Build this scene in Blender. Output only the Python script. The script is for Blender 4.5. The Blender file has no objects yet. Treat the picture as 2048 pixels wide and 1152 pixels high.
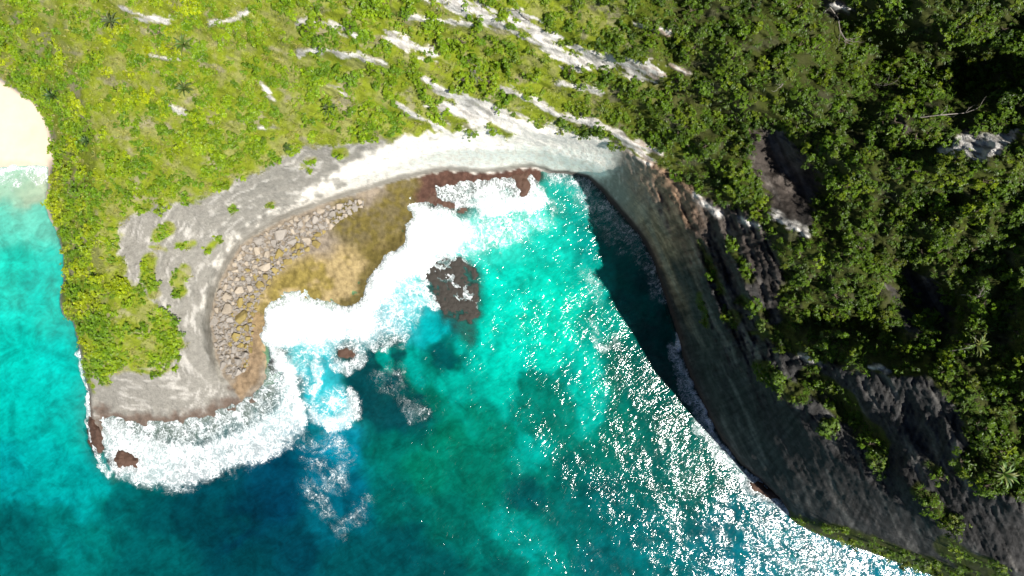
import bpy, bmesh, math, random
import numpy as np
from mathutils import Vector, Matrix

SC = bpy.context.scene
COL = SC.collection
random.seed(7)
RNG = np.random.default_rng(11)

# ------------------------------------------------------------------ camera, sky, sun, exposure
CAM_H, FOC = 200.0, 1365.3          # drone height over the sea, focal length in photo pixels
cam_d = bpy.data.cameras.new("camera")
cam_d.sensor_width, cam_d.lens = 36.0, 24.0
cam_d.clip_start, cam_d.clip_end = 1.0, 6000.0
cam = bpy.data.objects.new("camera", cam_d)
COL.objects.link(cam)
cam.location = (0, 0, CAM_H)
SC.camera = cam

SUN_EL = math.radians(59)
SUN_AZ = (0.785, -0.62)
sunv = Vector((SUN_AZ[0] * math.cos(SUN_EL), SUN_AZ[1] * math.cos(SUN_EL), math.sin(SUN_EL))).normalized()
world = bpy.data.worlds.new("World")
SC.world = world
world.use_nodes = True
wn = world.node_tree.nodes
wn.clear()
w_out, w_bg, w_sky = wn.new("ShaderNodeOutputWorld"), wn.new("ShaderNodeBackground"), wn.new("ShaderNodeTexSky")
w_sky.sky_type = 'NISHITA'
w_sky.sun_disc = False
w_sky.sun_elevation = SUN_EL
w_sky.sun_rotation = math.atan2(SUN_AZ[0], SUN_AZ[1])
w_sky.air_density, w_sky.dust_density, w_sky.ozone_density = 0.5, 0.2, 1.0
w_bg.inputs["Strength"].default_value = 0.05
world.node_tree.links.new(w_sky.outputs[0], w_bg.inputs[0])
world.node_tree.links.new(w_bg.outputs[0], w_out.inputs[0])

sun_d = bpy.data.lights.new("sun", 'SUN')
sun_d.energy, sun_d.angle, sun_d.color = 5.0, math.radians(0.7), (1.0, 0.96, 0.88)
sun = bpy.data.objects.new("sun", sun_d)
COL.objects.link(sun)
sun.rotation_euler = sunv.to_track_quat('Z', 'Y').to_euler()

SC.view_settings.view_transform = 'Standard'
SC.view_settings.look = 'None'
SC.view_settings.exposure = 0.5
SC.view_settings.gamma = 1.0
SC.view_settings.use_curve_mapping = False
SC.cycles.max_bounces = 5
SC.cycles.diffuse_bounces = 2
SC.cycles.glossy_bounces = 2
SC.cycles.transparent_max_bounces = 6
SC.cycles.sample_clamp_indirect = 3.0

# ------------------------------------------------------------------ numeric helpers
_P = RNG.permutation(4096).astype(np.int64)
_G = RNG.uniform(0, 2 * math.pi, 4096)
_GX, _GY = np.cos(_G).astype(np.float32), np.sin(_G).astype(np.float32)


def gnoise(x, y, seed=0):
    xi, yi = np.floor(x).astype(np.int64), np.floor(y).astype(np.int64)
    xf, yf = (x - xi).astype(np.float32), (y - yi).astype(np.float32)
    sx = xf * xf * xf * (xf * (xf * 6 - 15) + 10)
    sy = yf * yf * yf * (yf * (yf * 6 - 15) + 10)

    def g(dx, dy):
        k = _P[(_P[(xi + dx + seed * 131) & 4095] + yi + dy) & 4095]
        return _GX[k] * (xf - dx) + _GY[k] * (yf - dy)
    a, b, c, d = g(0, 0), g(1, 0), g(0, 1), g(1, 1)
    return 1.45 * ((a + (b - a) * sx) * (1 - sy) + (c + (d - c) * sx) * sy)


def fbm(x, y, octv=4, seed=0, gain=0.5):
    s, a, f, t = 0, 1.0, 1.0, 0
    for i in range(octv):
        s = s + a * gnoise(x * f, y * f, seed + i * 7)
        t += a
        a *= gain
        f *= 2.03
    return s / t * 1.3


def ridged(x, y, octv=4, seed=0):
    s, a, f, t = 0, 1.0, 1.0, 0
    for i in range(octv):
        s = s + a * (1 - np.abs(gnoise(x * f, y * f, seed + i * 5)) * 1.6)
        t += a
        a *= 0.5
        f *= 2.1
    return s / t


def sstep(x, a, b):
    t = np.clip((x - a) / (b - a), 0, 1)
    return t * t * (3 - 2 * t)


def dist_line(u, v, pts):
    best = np.full(u.shape, 1e9)
    for (ax, ay), (bx, by) in zip([p[:2] for p in pts[:-1]], [p[:2] for p in pts[1:]]):
        dx, dy = bx - ax, by - ay
        t = np.clip(((u - ax) * dx + (v - ay) * dy) / (dx * dx + dy * dy + 1e-9), 0, 1)
        best = np.minimum(best, (u - ax - t * dx) ** 2 + (v - ay - t * dy) ** 2)
    return np.sqrt(best)


def along_line(u, v, pts):
    """length along a line of the point on it that lies nearest"""
    best, out, acc_ = np.full(u.shape, 1e18), np.zeros(u.shape), 0.0
    for (ax, ay), (bx, by) in zip([p[:2] for p in pts[:-1]], [p[:2] for p in pts[1:]]):
        dx, dy = bx - ax, by - ay
        L = math.hypot(dx, dy)
        t = np.clip(((u - ax) * dx + (v - ay) * dy) / (L * L + 1e-9), 0, 1)
        d = (u - ax - t * dx) ** 2 + (v - ay - t * dy) ** 2
        m_ = d < best
        best = np.where(m_, d, best)
        out = np.where(m_, acc_ + t * L, out)
        acc_ += L
    return out


def sdf(u, v, poly):
    """signed distance to a closed polygon, positive inside"""
    d = dist_line(u, v, list(poly) + [poly[0]])
    ins = np.zeros(u.shape, bool)
    n = len(poly)
    for i in range(n):
        ax, ay = poly[i][:2]
        bx, by = poly[(i + 1) % n][:2]
        if ay == by:
            continue
        c = ((ay > v) != (by > v)) & (u < (bx - ax) * (v - ay) / (by - ay) + ax)
        ins ^= c
    return np.where(ins, d, -d)


def unproject(u, v, h):
    k = (CAM_H - h) / FOC
    return (u - 1024) * k, -(v - 576) * k


# ------------------------------------------------------------------ the lie of the land: contour lines (survey u, v, height in m)
C = []
cl = C.append
# beach and its back edge
cl([(-300, 70, 5), (-150, 110, 4.5), (0, 165, 4), (40, 190, 4), (72, 208, 4), (94, 245, 3.6), (104, 290, 3), (108, 320, 2)])
cl([(-300, 350, 0), (0, 338, 0), (50, 333, 0), (98, 334, 0)])
cl([(-300, 240, 2), (0, 250, 2), (60, 260, 1.8)])
cl([(-300, 410, -0.5), (0, 395, -0.5), (85, 385, -0.6)])
cl([(-300, 520, -2), (0, 500, -2), (100, 490, -2)])
cl([(-300, 760, -4), (0, 740, -4), (150, 740, -4)])
cl([(-300, 950, -7), (0, 960, -7), (190, 985, -7)])
cl([(-300, 1320, -14), (300, 1320, -14), (900, 1320, -13), (1400, 1320, -12), (1700, 1320, -12)])
# west shore of the headland: sea foot and lip
foot = [(96, 340), (96, 370), (90, 400), (95, 430), (115, 465), (127, 510), (128, 560), (119, 600), (124, 628), (147, 642), (155, 680), (162, 712), (167, 745), (174, 780), (177, 820), (175, 860), (186, 905), (200, 940), (226, 966)]
cl([(a, b, -1.5) for a, b in foot])
lip_h = [9, 10, 9, 9, 11, 13, 13, 10, 11, 13, 14, 11, 7, 4, 1.5, 1.0, 0.5]
cl([(a + 9, b, h) for (a, b), h in zip(foot[:17], lip_h)])
cl([(112, 300, 10), (112, 270, 12), (95, 220, 11), (60, 185, 10), (0, 140, 10), (-300, 40, 12)])
# ridge of the headland, up to the upper left corner
cl([(235, 690, 17), (228, 600, 23), (200, 500, 26), (182, 400, 28), (196, 300, 31), (170, 200, 33), (150, 100, 38), (120, 0, 43), (80, -200, 50)])
cl([(-300, -60, 30), (-100, -40, 34), (40, 20, 38)])
cl([(-300, -200, 45), (80, -200, 52), (400, -200, 64), (900, -200, 76), (1300, -200, 80), (1700, -200, 92), (2350, -200, 108)])
# foot of the cove cliff behind the boulders
base = [(452, 764, 1.2), (440, 742, 2), (430, 715, 2.4), (424, 680, 2.8), (420, 640, 3), (428, 590, 3), (442, 555, 3), (480, 490, 3), (520, 463, 3), (560, 441, 3), (650, 406, 3), (760, 372, 2.8), (850, 348, 2), (900, 340, 2), (960, 347, 1.6), (1020, 342, 1.2), (1060, 334, 0.8), (1090, 342, 0)]
cl(base)
SHORE = [(60, 760), (186, 830), (260, 842), (330, 846), (400, 830), (440, 800), (452, 764)] + [p_[:2] for p_ in base]
# brow of the pale band
cl([(418, 744, 6), (408, 690, 10), (404, 640, 12), (411, 585, 13), (424, 540, 14), (458, 472, 15), (502, 440, 16), (545, 417, 17), (640, 378, 19), (750, 340, 24), (840, 312, 27), (900, 300, 29), (960, 300, 29), (1030, 298, 29), (1090, 302, 29), (1150, 318, 29), (1204, 330, 30)])
# upper rim, where the scrub begins
rim = [(245, 450, 25), (300, 420, 27), (380, 406, 27), (440, 380, 28), (500, 350, 30), (560, 320, 31), (600, 297, 32), (700, 289, 34), (780, 281, 35), (850, 268, 36), (900, 262, 37), (960, 260, 38), (1050, 264, 39), (1130, 268, 41), (1200, 280, 44), (1262, 308, 46), (1330, 346, 48), (1400, 398, 50), (1465, 450, 51)]
cl(rim)
cl([(250, 520, 24), (300, 600, 21), (350, 660, 16), (372, 700, 12)])
cl([(330, 520, 20), (355, 600, 17), (375, 650, 14)])
# south face of the headland
cl([(190, 745, 7), (270, 737, 10), (340, 722, 11), (385, 725, 10)])
cl([(186, 796, 1.6), (240, 818, 1.5), (330, 824, 1.4), (400, 811, 1.4), (450, 790, 1.4), (500, 768, 1.2)])
cl([(188, 815, 0.4), (240, 838, 0.3), (330, 846, 0.3), (400, 836, 0.3), (460, 815, 0.3), (515, 790, 0.3)])
cl([(215, 880, -0.4), (300, 900, -0.5), (400, 880, -0.5), (500, 850, -0.5), (560, 800, -0.5), (570, 730, -0.5)])
cl([(240, 985, -6), (350, 990, -6), (470, 950, -6), (570, 925, -6), (615, 880, -6), (620, 800, -5), (605, 740, -4)])
# boulder platform and reef edge
cl([(470, 775, 0.8), (500, 748, 0.8), (517, 705, 0.7), (520, 660, 0.6), (533, 622, 0.4), (578, 595, 0.4), (640, 597, 0.5), (690, 614, 0.4), (735, 606, 0.2), (736, 570, 0.4), (770, 521, 0.4), (806, 490, 0.4), (826, 445, 0.3), (838, 408, 0.2), (880, 420, -0.1), (930, 428, -0.2), (950, 395, -0.1), (1010, 390, -0.1), (1050, 398, -0.1), (1065, 375, 0.2), (1080, 352, 0.3)])
cl([(850, 388, 0.25), (900, 378, 0.15), (960, 366, 0.15), (1040, 362, 0.2)])
cl([(500, 560, 1.8), (600, 500, 1.8), (700, 450, 1.7), (800, 400, 1.3)])
cl([(560, 700, -2), (590, 650, -2), (640, 640, -2), (700, 655, -2.5), (760, 640, -3), (775, 570, -2.5), (830, 520, -2.5), (870, 460, -2), (950, 450, -1.5), (1040, 420, -1.2), (1090, 385, -1.2)])
# cove floor
cl([(900, 560, -3), (1000, 500, -3), (1100, 450, -3), (1180, 450, -4)])
cl([(720, 720, -6), (850, 680, -5), (1000, 640, -3.5), (1150, 640, -4), (1280, 620, -6)])
cl([(680, 860, -9), (900, 820, -7), (1100, 800, -6), (1350, 800, -8)])
cl([(600, 1050, -13), (900, 1000, -11), (1200, 1000, -10), (1500, 1030, -11)])
# east wall: waterline, then lines up the face
wl = [(1090, 345, 0), (1130, 345, 0), (1175, 352, 0), (1200, 378, 0), (1240, 425, 0), (1280, 470, 0), (1305, 515, 0), (1320, 565, 0), (1340, 620, 0), (1355, 670, 0), (1370, 730, 0), (1398, 792, 0), (1436, 868, 0), (1476, 922, 0), (1524, 962, 0), (1562, 996, 0), (1578, 1022, 0)]
cl(wl)
cl([(1075, 375, -1.5), (1120, 370, -3), (1160, 380, -3), (1220, 430, -4), (1262, 475, -5), (1290, 530, -6), (1320, 625, -7), (1340, 690, -7), (1380, 800, -8), (1420, 880, -8), (1470, 945, -9), (1550, 1010, -9), (1580, 1050, -10), (1750, 1125, -11), (1900, 1190, -12)])
cl([(1230, 340, 27), (1274, 392, 27), (1324, 452, 27), (1352, 508, 27), (1372, 563, 27), (1396, 628, 27), (1412, 688, 27), (1428, 752, 27), (1458, 830, 26), (1500, 908, 25), (1545, 965, 24), (1598, 1030, 20)])
cl([(1362, 425, 44), (1400, 495, 44), (1415, 561, 44), (1445, 640, 44), (1468, 702, 44), (1500, 780, 44), (1530, 860, 44), (1580, 940, 45), (1680, 1018, 51), (1790, 1072, 57)])
cl([(1480, 560, 53), (1530, 640, 55), (1540, 720, 56), (1575, 800, 58), (1615, 860, 62), (1695, 935, 67), (1800, 1010, 73), (1930, 1090, 79), (2048, 1150, 84)])
arete = [(1578, 1024, 0), (1590, 1036, 14), (1640, 1058, 27), (1750, 1094, 39), (1900, 1150, 52), (2048, 1206, 64), (2350, 1320, 82)]
cl(arete)
cl([(a, b + 16, -8) for a, b, h in arete])
cl([(1600, 560, 62), (1600, 660, 65), (1660, 720, 68), (1740, 780, 75), (1850, 850, 84), (1930, 930, 89), (2048, 1030, 93)])
# upper slopes
cl([(500, 230, 38), (700, 200, 42), (900, 190, 45), (1100, 190, 48), (1250, 220, 52), (1400, 300, 57), (1500, 380, 61), (1600, 460, 65)])
cl([(250, 0, 46), (450, 0, 53), (700, 0, 58), (900, 0, 61), (1100, 0, 64), (1300, 20, 67), (1450, 100, 68), (1560, 200, 70), (1660, 300, 70), (1720, 400, 70), (1780, 560, 72), (1850, 700, 77), (1960, 800, 85), (2048, 860, 89)])
cl([(1600, -40, 78), (1750, 60, 82), (1850, 200, 85), (1900, 350, 78), (1940, 520, 79), (2048, 640, 85)])
cl([(2048, 0, 91), (2060, 200, 87), (2080, 400, 86), (2350, 400, 102), (2350, 800, 104), (2350, 1100, 104)])

# ------------------------------------------------------------------ membrane through the contour lines
GU0, GU1, GV0, GV1 = -300, 2352, -200, 1336


def upsamp(a, shape):
    yy = np.linspace(0, a.shape[0] - 1, shape[0])
    xx = np.linspace(0, a.shape[1] - 1, shape[1])
    y0, x0 = np.minimum(yy.astype(int), a.shape[0] - 2), np.minimum(xx.astype(int), a.shape[1] - 2)
    fy, fx = (yy - y0)[:, None], (xx - x0)[None, :]
    r0, r1 = a[y0], a[y0 + 1]
    return (r0[:, x0] * (1 - fx) + r0[:, x0 + 1] * fx) * (1 - fy) + (r1[:, x0] * (1 - fx) + r1[:, x0 + 1] * fx) * fy


def membrane():
    H = None
    for st, its in ((48, 300), (24, 200), (12, 150), (6, 150), (4, 120)):
        nx, ny = int((GU1 - GU0) / st) + 1, int((GV1 - GV0) / st) + 1
        acc, cnt = np.zeros((ny, nx)), np.zeros((ny, nx))
        for line in C:
            for a, b in zip(line[:-1], line[1:]):
                n = max(2, int(math.hypot(b[0] - a[0], b[1] - a[1]) / (st * 0.4)) + 1)
                t = np.linspace(0, 1, n)
                uu, vv, hh = (a[k] + (b[k] - a[k]) * t for k in range(3))
                ix, iy = np.rint((uu - GU0) / st).astype(int), np.rint((vv - GV0) / st).astype(int)
                ok = (ix >= 0) & (ix < nx) & (iy >= 0) & (iy < ny)
                np.add.at(acc, (iy[ok], ix[ok]), hh[ok])
                np.add.at(cnt, (iy[ok], ix[ok]), 1)
        fix = cnt > 0
        val = np.where(fix, acc / np.maximum(cnt, 1), 0)
        H = np.full((ny, nx), 30.0) if H is None else upsamp(H, (ny, nx))
        H[fix] = val[fix]
        yy, xx = np.mgrid[0:ny, 0:nx]
        reds = [((yy + xx) & 1 == k) & ~fix for k in (0, 1)]
        for _ in range(its):
            for m in reds:
                p = np.pad(H, 1, mode='edge')
                av = 0.25 * (p[:-2, 1:-1] + p[2:, 1:-1] + p[1:-1, :-2] + p[1:-1, 2:])
                H = np.where(m, H + 1.6 * (av - H), H)
    return H


HB = membrane()
for _ in range(2):
    p = np.pad(HB, 1, mode='edge')
    HB = 0.5 * HB + 0.125 * (p[:-2, 1:-1] + p[2:, 1:-1] + p[1:-1, :-2] + p[1:-1, 2:])


def base_h(u, v):
    x = np.clip((u - GU0) / 4.0, 0, HB.shape[1] - 1.001)
    y = np.clip((v - GV0) / 4.0, 0, HB.shape[0] - 1.001)
    xi, yi = x.astype(int), y.astype(int)
    fx, fy = x - xi, y - yi
    return (HB[yi, xi] * (1 - fx) + HB[yi, xi + 1] * fx) * (1 - fy) + (HB[yi + 1, xi] * (1 - fx) + HB[yi + 1, xi + 1] * fx) * fy


# ------------------------------------------------------------------ ground cover zones
ROCK = [(180, 805), (192, 745), (270, 737), (340, 724), (374, 690), (352, 650), (322, 615), (288, 585), (252, 555), (240, 500), (236, 442), (300, 418), (380, 405), (440, 380), (500, 350), (560, 318), (600, 296), (700, 288), (780, 280), (850, 268), (900, 262), (960, 258), (1050, 258), (1130, 262), (1200, 276), (1262, 302), (1330, 340), (1400, 388), (1440, 405), (1500, 420), (1542, 487), (1570, 556), (1556, 608), (1566, 643), (1505, 664), (1556, 700), (1612, 716), (1700, 738), (1780, 748), (1848, 751), (1921, 824), (1939, 875), (1905, 941), (1957, 966), (2048, 1003), (2350, 1080), (2350, 1300), (2048, 1190), (1880, 1132), (1750, 1080), (1640, 1046), (1578, 1020), (1400, 1400), (-400, 1400), (-400, 805)]
RIBS = [  # bare limestone ribs on the upper slope: line, half width
    ([(860, -20), (900, 5), (960, 28), (1000, 45)], 19), ([(1030, 35), (1080, 75), (1130, 110), (1180, 125), (1230, 125), (1310, 145)], 20),
    ([(600, 40), (650, 50), (712, 70)], 7), ([(780, 75), (830, 95), (862, 106)], 15), ([(600, 106), (660, 100), (720, 115), (772, 126)], 7),
    ([(420, 48), (465, 38), (497, 24)], 7), ([(250, 18), (290, 36), (342, 40)], 8), ([(848, 158), (890, 182), (930, 196), (985, 222), (1050, 250)], 10),
    ([(1004, 174), (1060, 196), (1110, 226), (1180, 246), (1240, 272), (1320, 304)], 8), ([(796, 208), (850, 240), (900, 266)], 6),
    ([(1120, 168), (1200, 182)], 7), ([(1265, 50), (1335, 62)], 6), ([(1150, 90), (1200, 112)], 6), ([(820, 32), (880, 44), (940, 48)], 7),
    ([(520, 165), (545, 200)], 6), ([(650, 170), (690, 190)], 4), ([(1190, 245), (1260, 285), (1300, 320)], 9), ([(300, 110), (360, 120)], 4), ([(340, 210), (370, 230)], 5), ([(520, 255), (550, 260)], 4),
    ([(1340, 130), (1380, 150)], 4), ([(1536, 424), (1575, 446), (1618, 468)], 7), ([(1740, 734), (1776, 738)], 5), ([(1600, 708), (1640, 724)], 5), ([(1480, 438), (1520, 452)], 4), ([(1390, 392), (1440, 430)], 5), ([(1700, 20), (1660, 10)], 4),
]
WHITE_PATCH = [(858, 214), (930, 190), (1000, 214), (1080, 246), (1160, 268), (1230, 296), (1150, 300), (1000, 276), (935, 250), (885, 240)]
BARE = [  # bare hollows and outcrops among the right-hand trees
    [(1496, 262), (1560, 262), (1604, 300), (1642, 372), (1612, 468), (1560, 440), (1530, 384), (1502, 322)],
    [(1872, 294), (1922, 272), (2034, 256), (2026, 292), (1962, 322), (1882, 312)],
    [(1790, 214), (1816, 240), (1818, 282), (1796, 270)], [(1764, 552), (1804, 600), (1846, 656), (1852, 690), (1808, 654)],
    [(1798, 516), (1872, 566), (1906, 622), (1882, 646), (1820, 586)], [(1530, 420), (1600, 418), (1622, 450), (1616, 470), (1556, 446)],
    [(1640, 0), (1690, 0), (1700, 26), (1650, 30)],
]
GREEN_IN_ROCK = [  # scrub strips and cushions growing on the bare faces: line, half width
    ([(318, 468), (334, 462)], 16), ([(300, 520), (296, 560), (306, 585)], 15), ([(372, 535), (352, 565), (360, 582)], 13), ([(412, 500), (440, 480)], 7),
    ([(672, 306), (690, 304)], 9), ([(616, 322), (626, 320)], 6), ([(540, 410), (546, 410)], 8), ([(464, 417), (468, 416)], 6), ([(300, 490), (330, 500)], 5), ([(360, 492), (384, 488)], 6), ([(600, 330), (620, 345)], 3),
    ([(890, 232), (930, 245)], 9), ([(980, 258), (1020, 268)], 7),
    ([(1522, 738), (1560, 770), (1604, 792)], 19), ([(1618, 760), (1680, 800), (1720, 850), (1756, 890)], 26), ([(1652, 850), (1658, 856)], 16), ([(1745, 918), (1760, 926)], 16),
    ([(1838, 978), (1862, 1000), (1900, 1044)], 15), ([(1884, 1090), (1940, 1120), (1994, 1146)], 20), ([(1455, 630), (1470, 640)], 14), ([(1520, 648), (1530, 654)], 12),
    ([(1418, 520), (1440, 585)], 8), ([(1462, 490), (1500, 560)], 11), ([(1400, 480), (1412, 520)], 6), ([(1396, 590), (1416, 650)], 7), ([(1480, 600), (1530, 630)], 12), ([(1850, 930), (1880, 945)], 8),
    ([(1646, 1060), (1750, 1092), (1900, 1146), (2048, 1200)], 17), ([(350, 735), (210, 745)], 6), ([(205, 740), (212, 760)], 9),
]
PLATFORM = [(425, 690), (420, 640), (428, 590), (442, 555), (480, 490), (520, 463), (560, 441), (650, 406), (760, 372), (850, 348), (900, 340), (960, 347), (1020, 342), (1060, 334), (1088, 345), (1080, 420), (960, 450), (850, 450), (800, 540), (760, 640), (640, 640), (560, 640), (560, 760), (480, 800), (440, 745)]
WET = [(840, 345), (900, 335), (1090, 330), (1100, 420), (950, 470), (850, 450), (830, 400)]
# crests and hollows that give the upper slopes their relief: u, v, length, width, angle (deg, down to the right), metres
HUMPS = [
    (1700, 330, 160, 40, 12, 5), (1940, 330, 120, 40, -6, 6), (1760, 115, 150, 75, 20, -15), (1960, 140, 120, 65, 0, -12), (1575, 345, 110, 60, 60, -7),
    (1640, 500, 130, 40, 25, 5), (1850, 600, 90, 40, 50, -8), (1700, 650, 120, 35, 15, -6), (1820, 760, 160, 30, 20, 5), (1900, 430, 150, 45, 0, 4),
    (1850, 420, 60, 30, 0, -4), (1480, 130, 120, 40, 30, 3), (1460, 240, 120, 30, 35, -3), (1240, 100, 180, 26, 25, 2.5), (1250, 150, 160, 22, 22, -2.5),
    (980, 120, 160, 24, 20, -2.5), (850, 140, 200, 26, 18, 2), (640, 80, 200, 26, 10, 1.5), (420, 120, 200, 40, 10, -1.5), (1600, 1090, 10, 10, 0, 0),
    (1700, 830, 110, 30, 42, -4), (1560, 770, 80, 22, 40, 3), (1850, 870, 120, 30, 50, -3), (1850, 1010, 80, 18, 50, 3), (1470, 560, 110, 14, 62, -2.5), (1430, 560, 110, 14, 65, -2.0), (1500, 600, 90, 14, 60, 2.5), (1400, 620, 90, 12, 70, 1.8),
]


def veg_mask(u, v, h):
    wu, wv = u + 9 * fbm(u / 40, v / 40, 3, 50), v + 9 * fbm(u / 40 + 9, v / 40, 3, 60)
    rock = sstep(sdf(wu, wv, ROCK) + 10 * fbm(u / 16, v / 16, 3, 65), -4, 4)
    rs, rt = u * 0.90 + v * 0.43, -u * 0.43 + v * 0.90
    rag = 1.3 * fbm(rs / 34, rt / 9, 3, 70)
    for line, w in RIBS:
        t = dist_line(wu, wv, line)
        rock = np.maximum(rock, sstep(w * (0.85 + rag) - t, -2, 3))
    for p_ in [WHITE_PATCH] + BARE:
        rock = np.maximum(rock, sstep(sdf(wu, wv, p_) + 16 * rag, -3, 4))
    for line, w in GREEN_IN_ROCK:
        rock = np.minimum(rock, 1 - sstep(w - dist_line(wu, wv, line), -3, 4))
    return (1 - rock) * sstep(h - 3.5 * (1 - sstep(u, 100, 125)), 2.0, 4.0)


def add_relief(u, v, h):
    """relief on top of the contour membrane"""
    land = sstep(h, 2, 12)
    for (cu, cv, L, W, ang, amp) in HUMPS:
        a = math.radians(ang)
        s = (u - cu) * math.cos(a) + (v - cv) * math.sin(a)
        t = -(u - cu) * math.sin(a) + (v - cv) * math.cos(a)
        e = (s / L) ** 2 + (t / W) ** 2
        h = h + amp * np.exp(-np.minimum(e, 30)) * land
    right = sstep(u, 1150, 1500)
    rockm = sstep(sdf(u, v, ROCK), -8, 8)
    slope = land * (1 - rockm)
    # gullies run down and to the right
    s = u * 0.90 + v * 0.43
    t = -u * 0.43 + v * 0.90
    h = h + slope * (1.6 * fbm(s / 190, t / 42, 4, 3) + (0.8 + 1.6 * right) * fbm(u / 70, v / 70, 4, 20))
    for line, w in RIBS:
        h = h + slope * 0.9 * np.exp(-(dist_line(u, v, line) / (w * 1.2)) ** 2)
    h = h + slope * 0.8 * ridged(s / 60, t / 16, 4, 31) * (0.6 + 0.6 * right)
    # east wall: grooves down the fall line; cove wall: bedding that follows the contours
    s2 = u * 0.42 + v * 0.91
    t2 = -u * 0.91 + v * 0.42
    ew = rockm * sstep(u, 1180, 1300) * sstep(h, 1, 10) * (1 - 0.6 * sstep(v, 700, 850))
    wa = along_line(u, v, wl + [(1750, 1094), (2048, 1206)])
    h = h + ew * (0.7 * ridged(h * 0.22, wa / 130, 3, 18) + 0.8 * ridged(wa / 14, h / 30, 4, 17) + 1.5 * fbm(s2 / 120, t2 / 24, 4, 5) + 1.0 * ridged(s2 / 46, t2 / 9, 4, 15) + 1.0 * fbm(u / 22, v / 22, 4, 16, 0.6))
    cw = rockm * (1 - sstep(u, 1120, 1260)) * sstep(h, 2.5, 8)
    hw = h + 1.5 * fbm(u / 60, v / 60, 3, 8)
    bd = dist_line(u, v, SHORE)
    h = h + cw * (0.9 * ridged(bd / 26 + 0.5 * fbm(u / 60, v / 60, 3, 26), (u - v) / 90, 4, 25) - 0.5 + 0.9 * fbm(u / 50, v / 50, 4, 28) * sstep(h, 6, 14))
    # reef platform and washed rock
    pf = sstep(sdf(u, v, PLATFORM), -4, 10) * (1 - sstep(h, 3, 5))
    h = h + pf * (0.7 * ridged(u / 24, v / 24, 4, 35) - 0.5 + 0.75 * fbm(u / 10, v / 10, 4, 37, 0.65)) * sstep(h, -0.2, 0.6) * (1 - 0.6 * sstep(sdf(u, v, WET), -6, 6))
    h = h + 0.6 * fbm(u / 17, v / 17, 4, 39, 0.6) * sstep(sdf(u, v, WET), -6, 6) * sstep(h, -0.6, 0) * (1 - sstep(h, 1.5, 3))
    wash = (1 - pf) * sstep(h, -1.2, -0.3) * (1 - sstep(h, 1.5, 4))
    beach = 1 - sstep(u, 90, 130)
    h = h + wash * (1 - beach) * (0.7 * fbm(u / 22, v / 22, 4, 41))
    h = h + beach * 0.10 * fbm(u / 30, v / 14, 3, 47) * sstep(h, -1.5, -0.2) * (1 - sstep(h, 1, 2))
    deep = 1 - sstep(h, -3, -1)
    h = h + deep * 0.9 * fbm(u / 60, v / 60, 4, 45)
    return h


def land_h(u, v):
    return add_relief(u, v, base_h(u, v))


# ------------------------------------------------------------------ mesh and material helpers
def mesh_np(name, verts, faces, smooth=True):
    """verts (n,3); faces (m,k) all of one size"""
    me = bpy.data.meshes.new(name)
    faces = np.ascontiguousarray(faces, np.int32)
    m, k = faces.shape
    me.vertices.add(len(verts))
    me.vertices.foreach_set("co", np.ascontiguousarray(verts, np.float32).ravel())
    me.loops.add(m * k)
    me.loops.foreach_set("vertex_index", faces.ravel())
    me.polygons.add(m)
    me.polygons.foreach_set("loop_start", np.arange(0, m * k, k, dtype=np.int32))
    me.polygons.foreach_set("use_smooth", np.full(m, smooth, bool))
    me.update(calc_edges=True)
    return me


def attr_f(me, name, vals):
    a = me.attributes.new(name, 'FLOAT', 'POINT')
    a.data.foreach_set("value", np.ascontiguousarray(vals, np.float32).ravel())


def attr_c(me, name, vals):
    a = me.attributes.new(name, 'FLOAT_COLOR', 'POINT')
    v4 = np.ones((len(vals), 4), np.float32)
    v4[:, :3] = vals
    a.data.foreach_set("color", v4.ravel())


def link(name, me, mat=None, parent=None, label=None, cat=None, group=None, kind=None):
    o = bpy.data.objects.new(name, me)
    COL.objects.link(o)
    if mat is not None and me is not None and not me.materials:
        me.materials.append(mat)
    if parent is not None:
        o.parent = parent
    for k, val in (("label", label), ("category", cat), ("group", group), ("kind", kind)):
        if val:
            o[k] = val
    return o


def lin(r, g, b):
    f = lambda c: (c / 255 / 12.92) if c <= 10 else ((c / 255 + 0.055) / 1.055) ** 2.4
    return np.array([f(r), f(g), f(b)])


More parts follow.
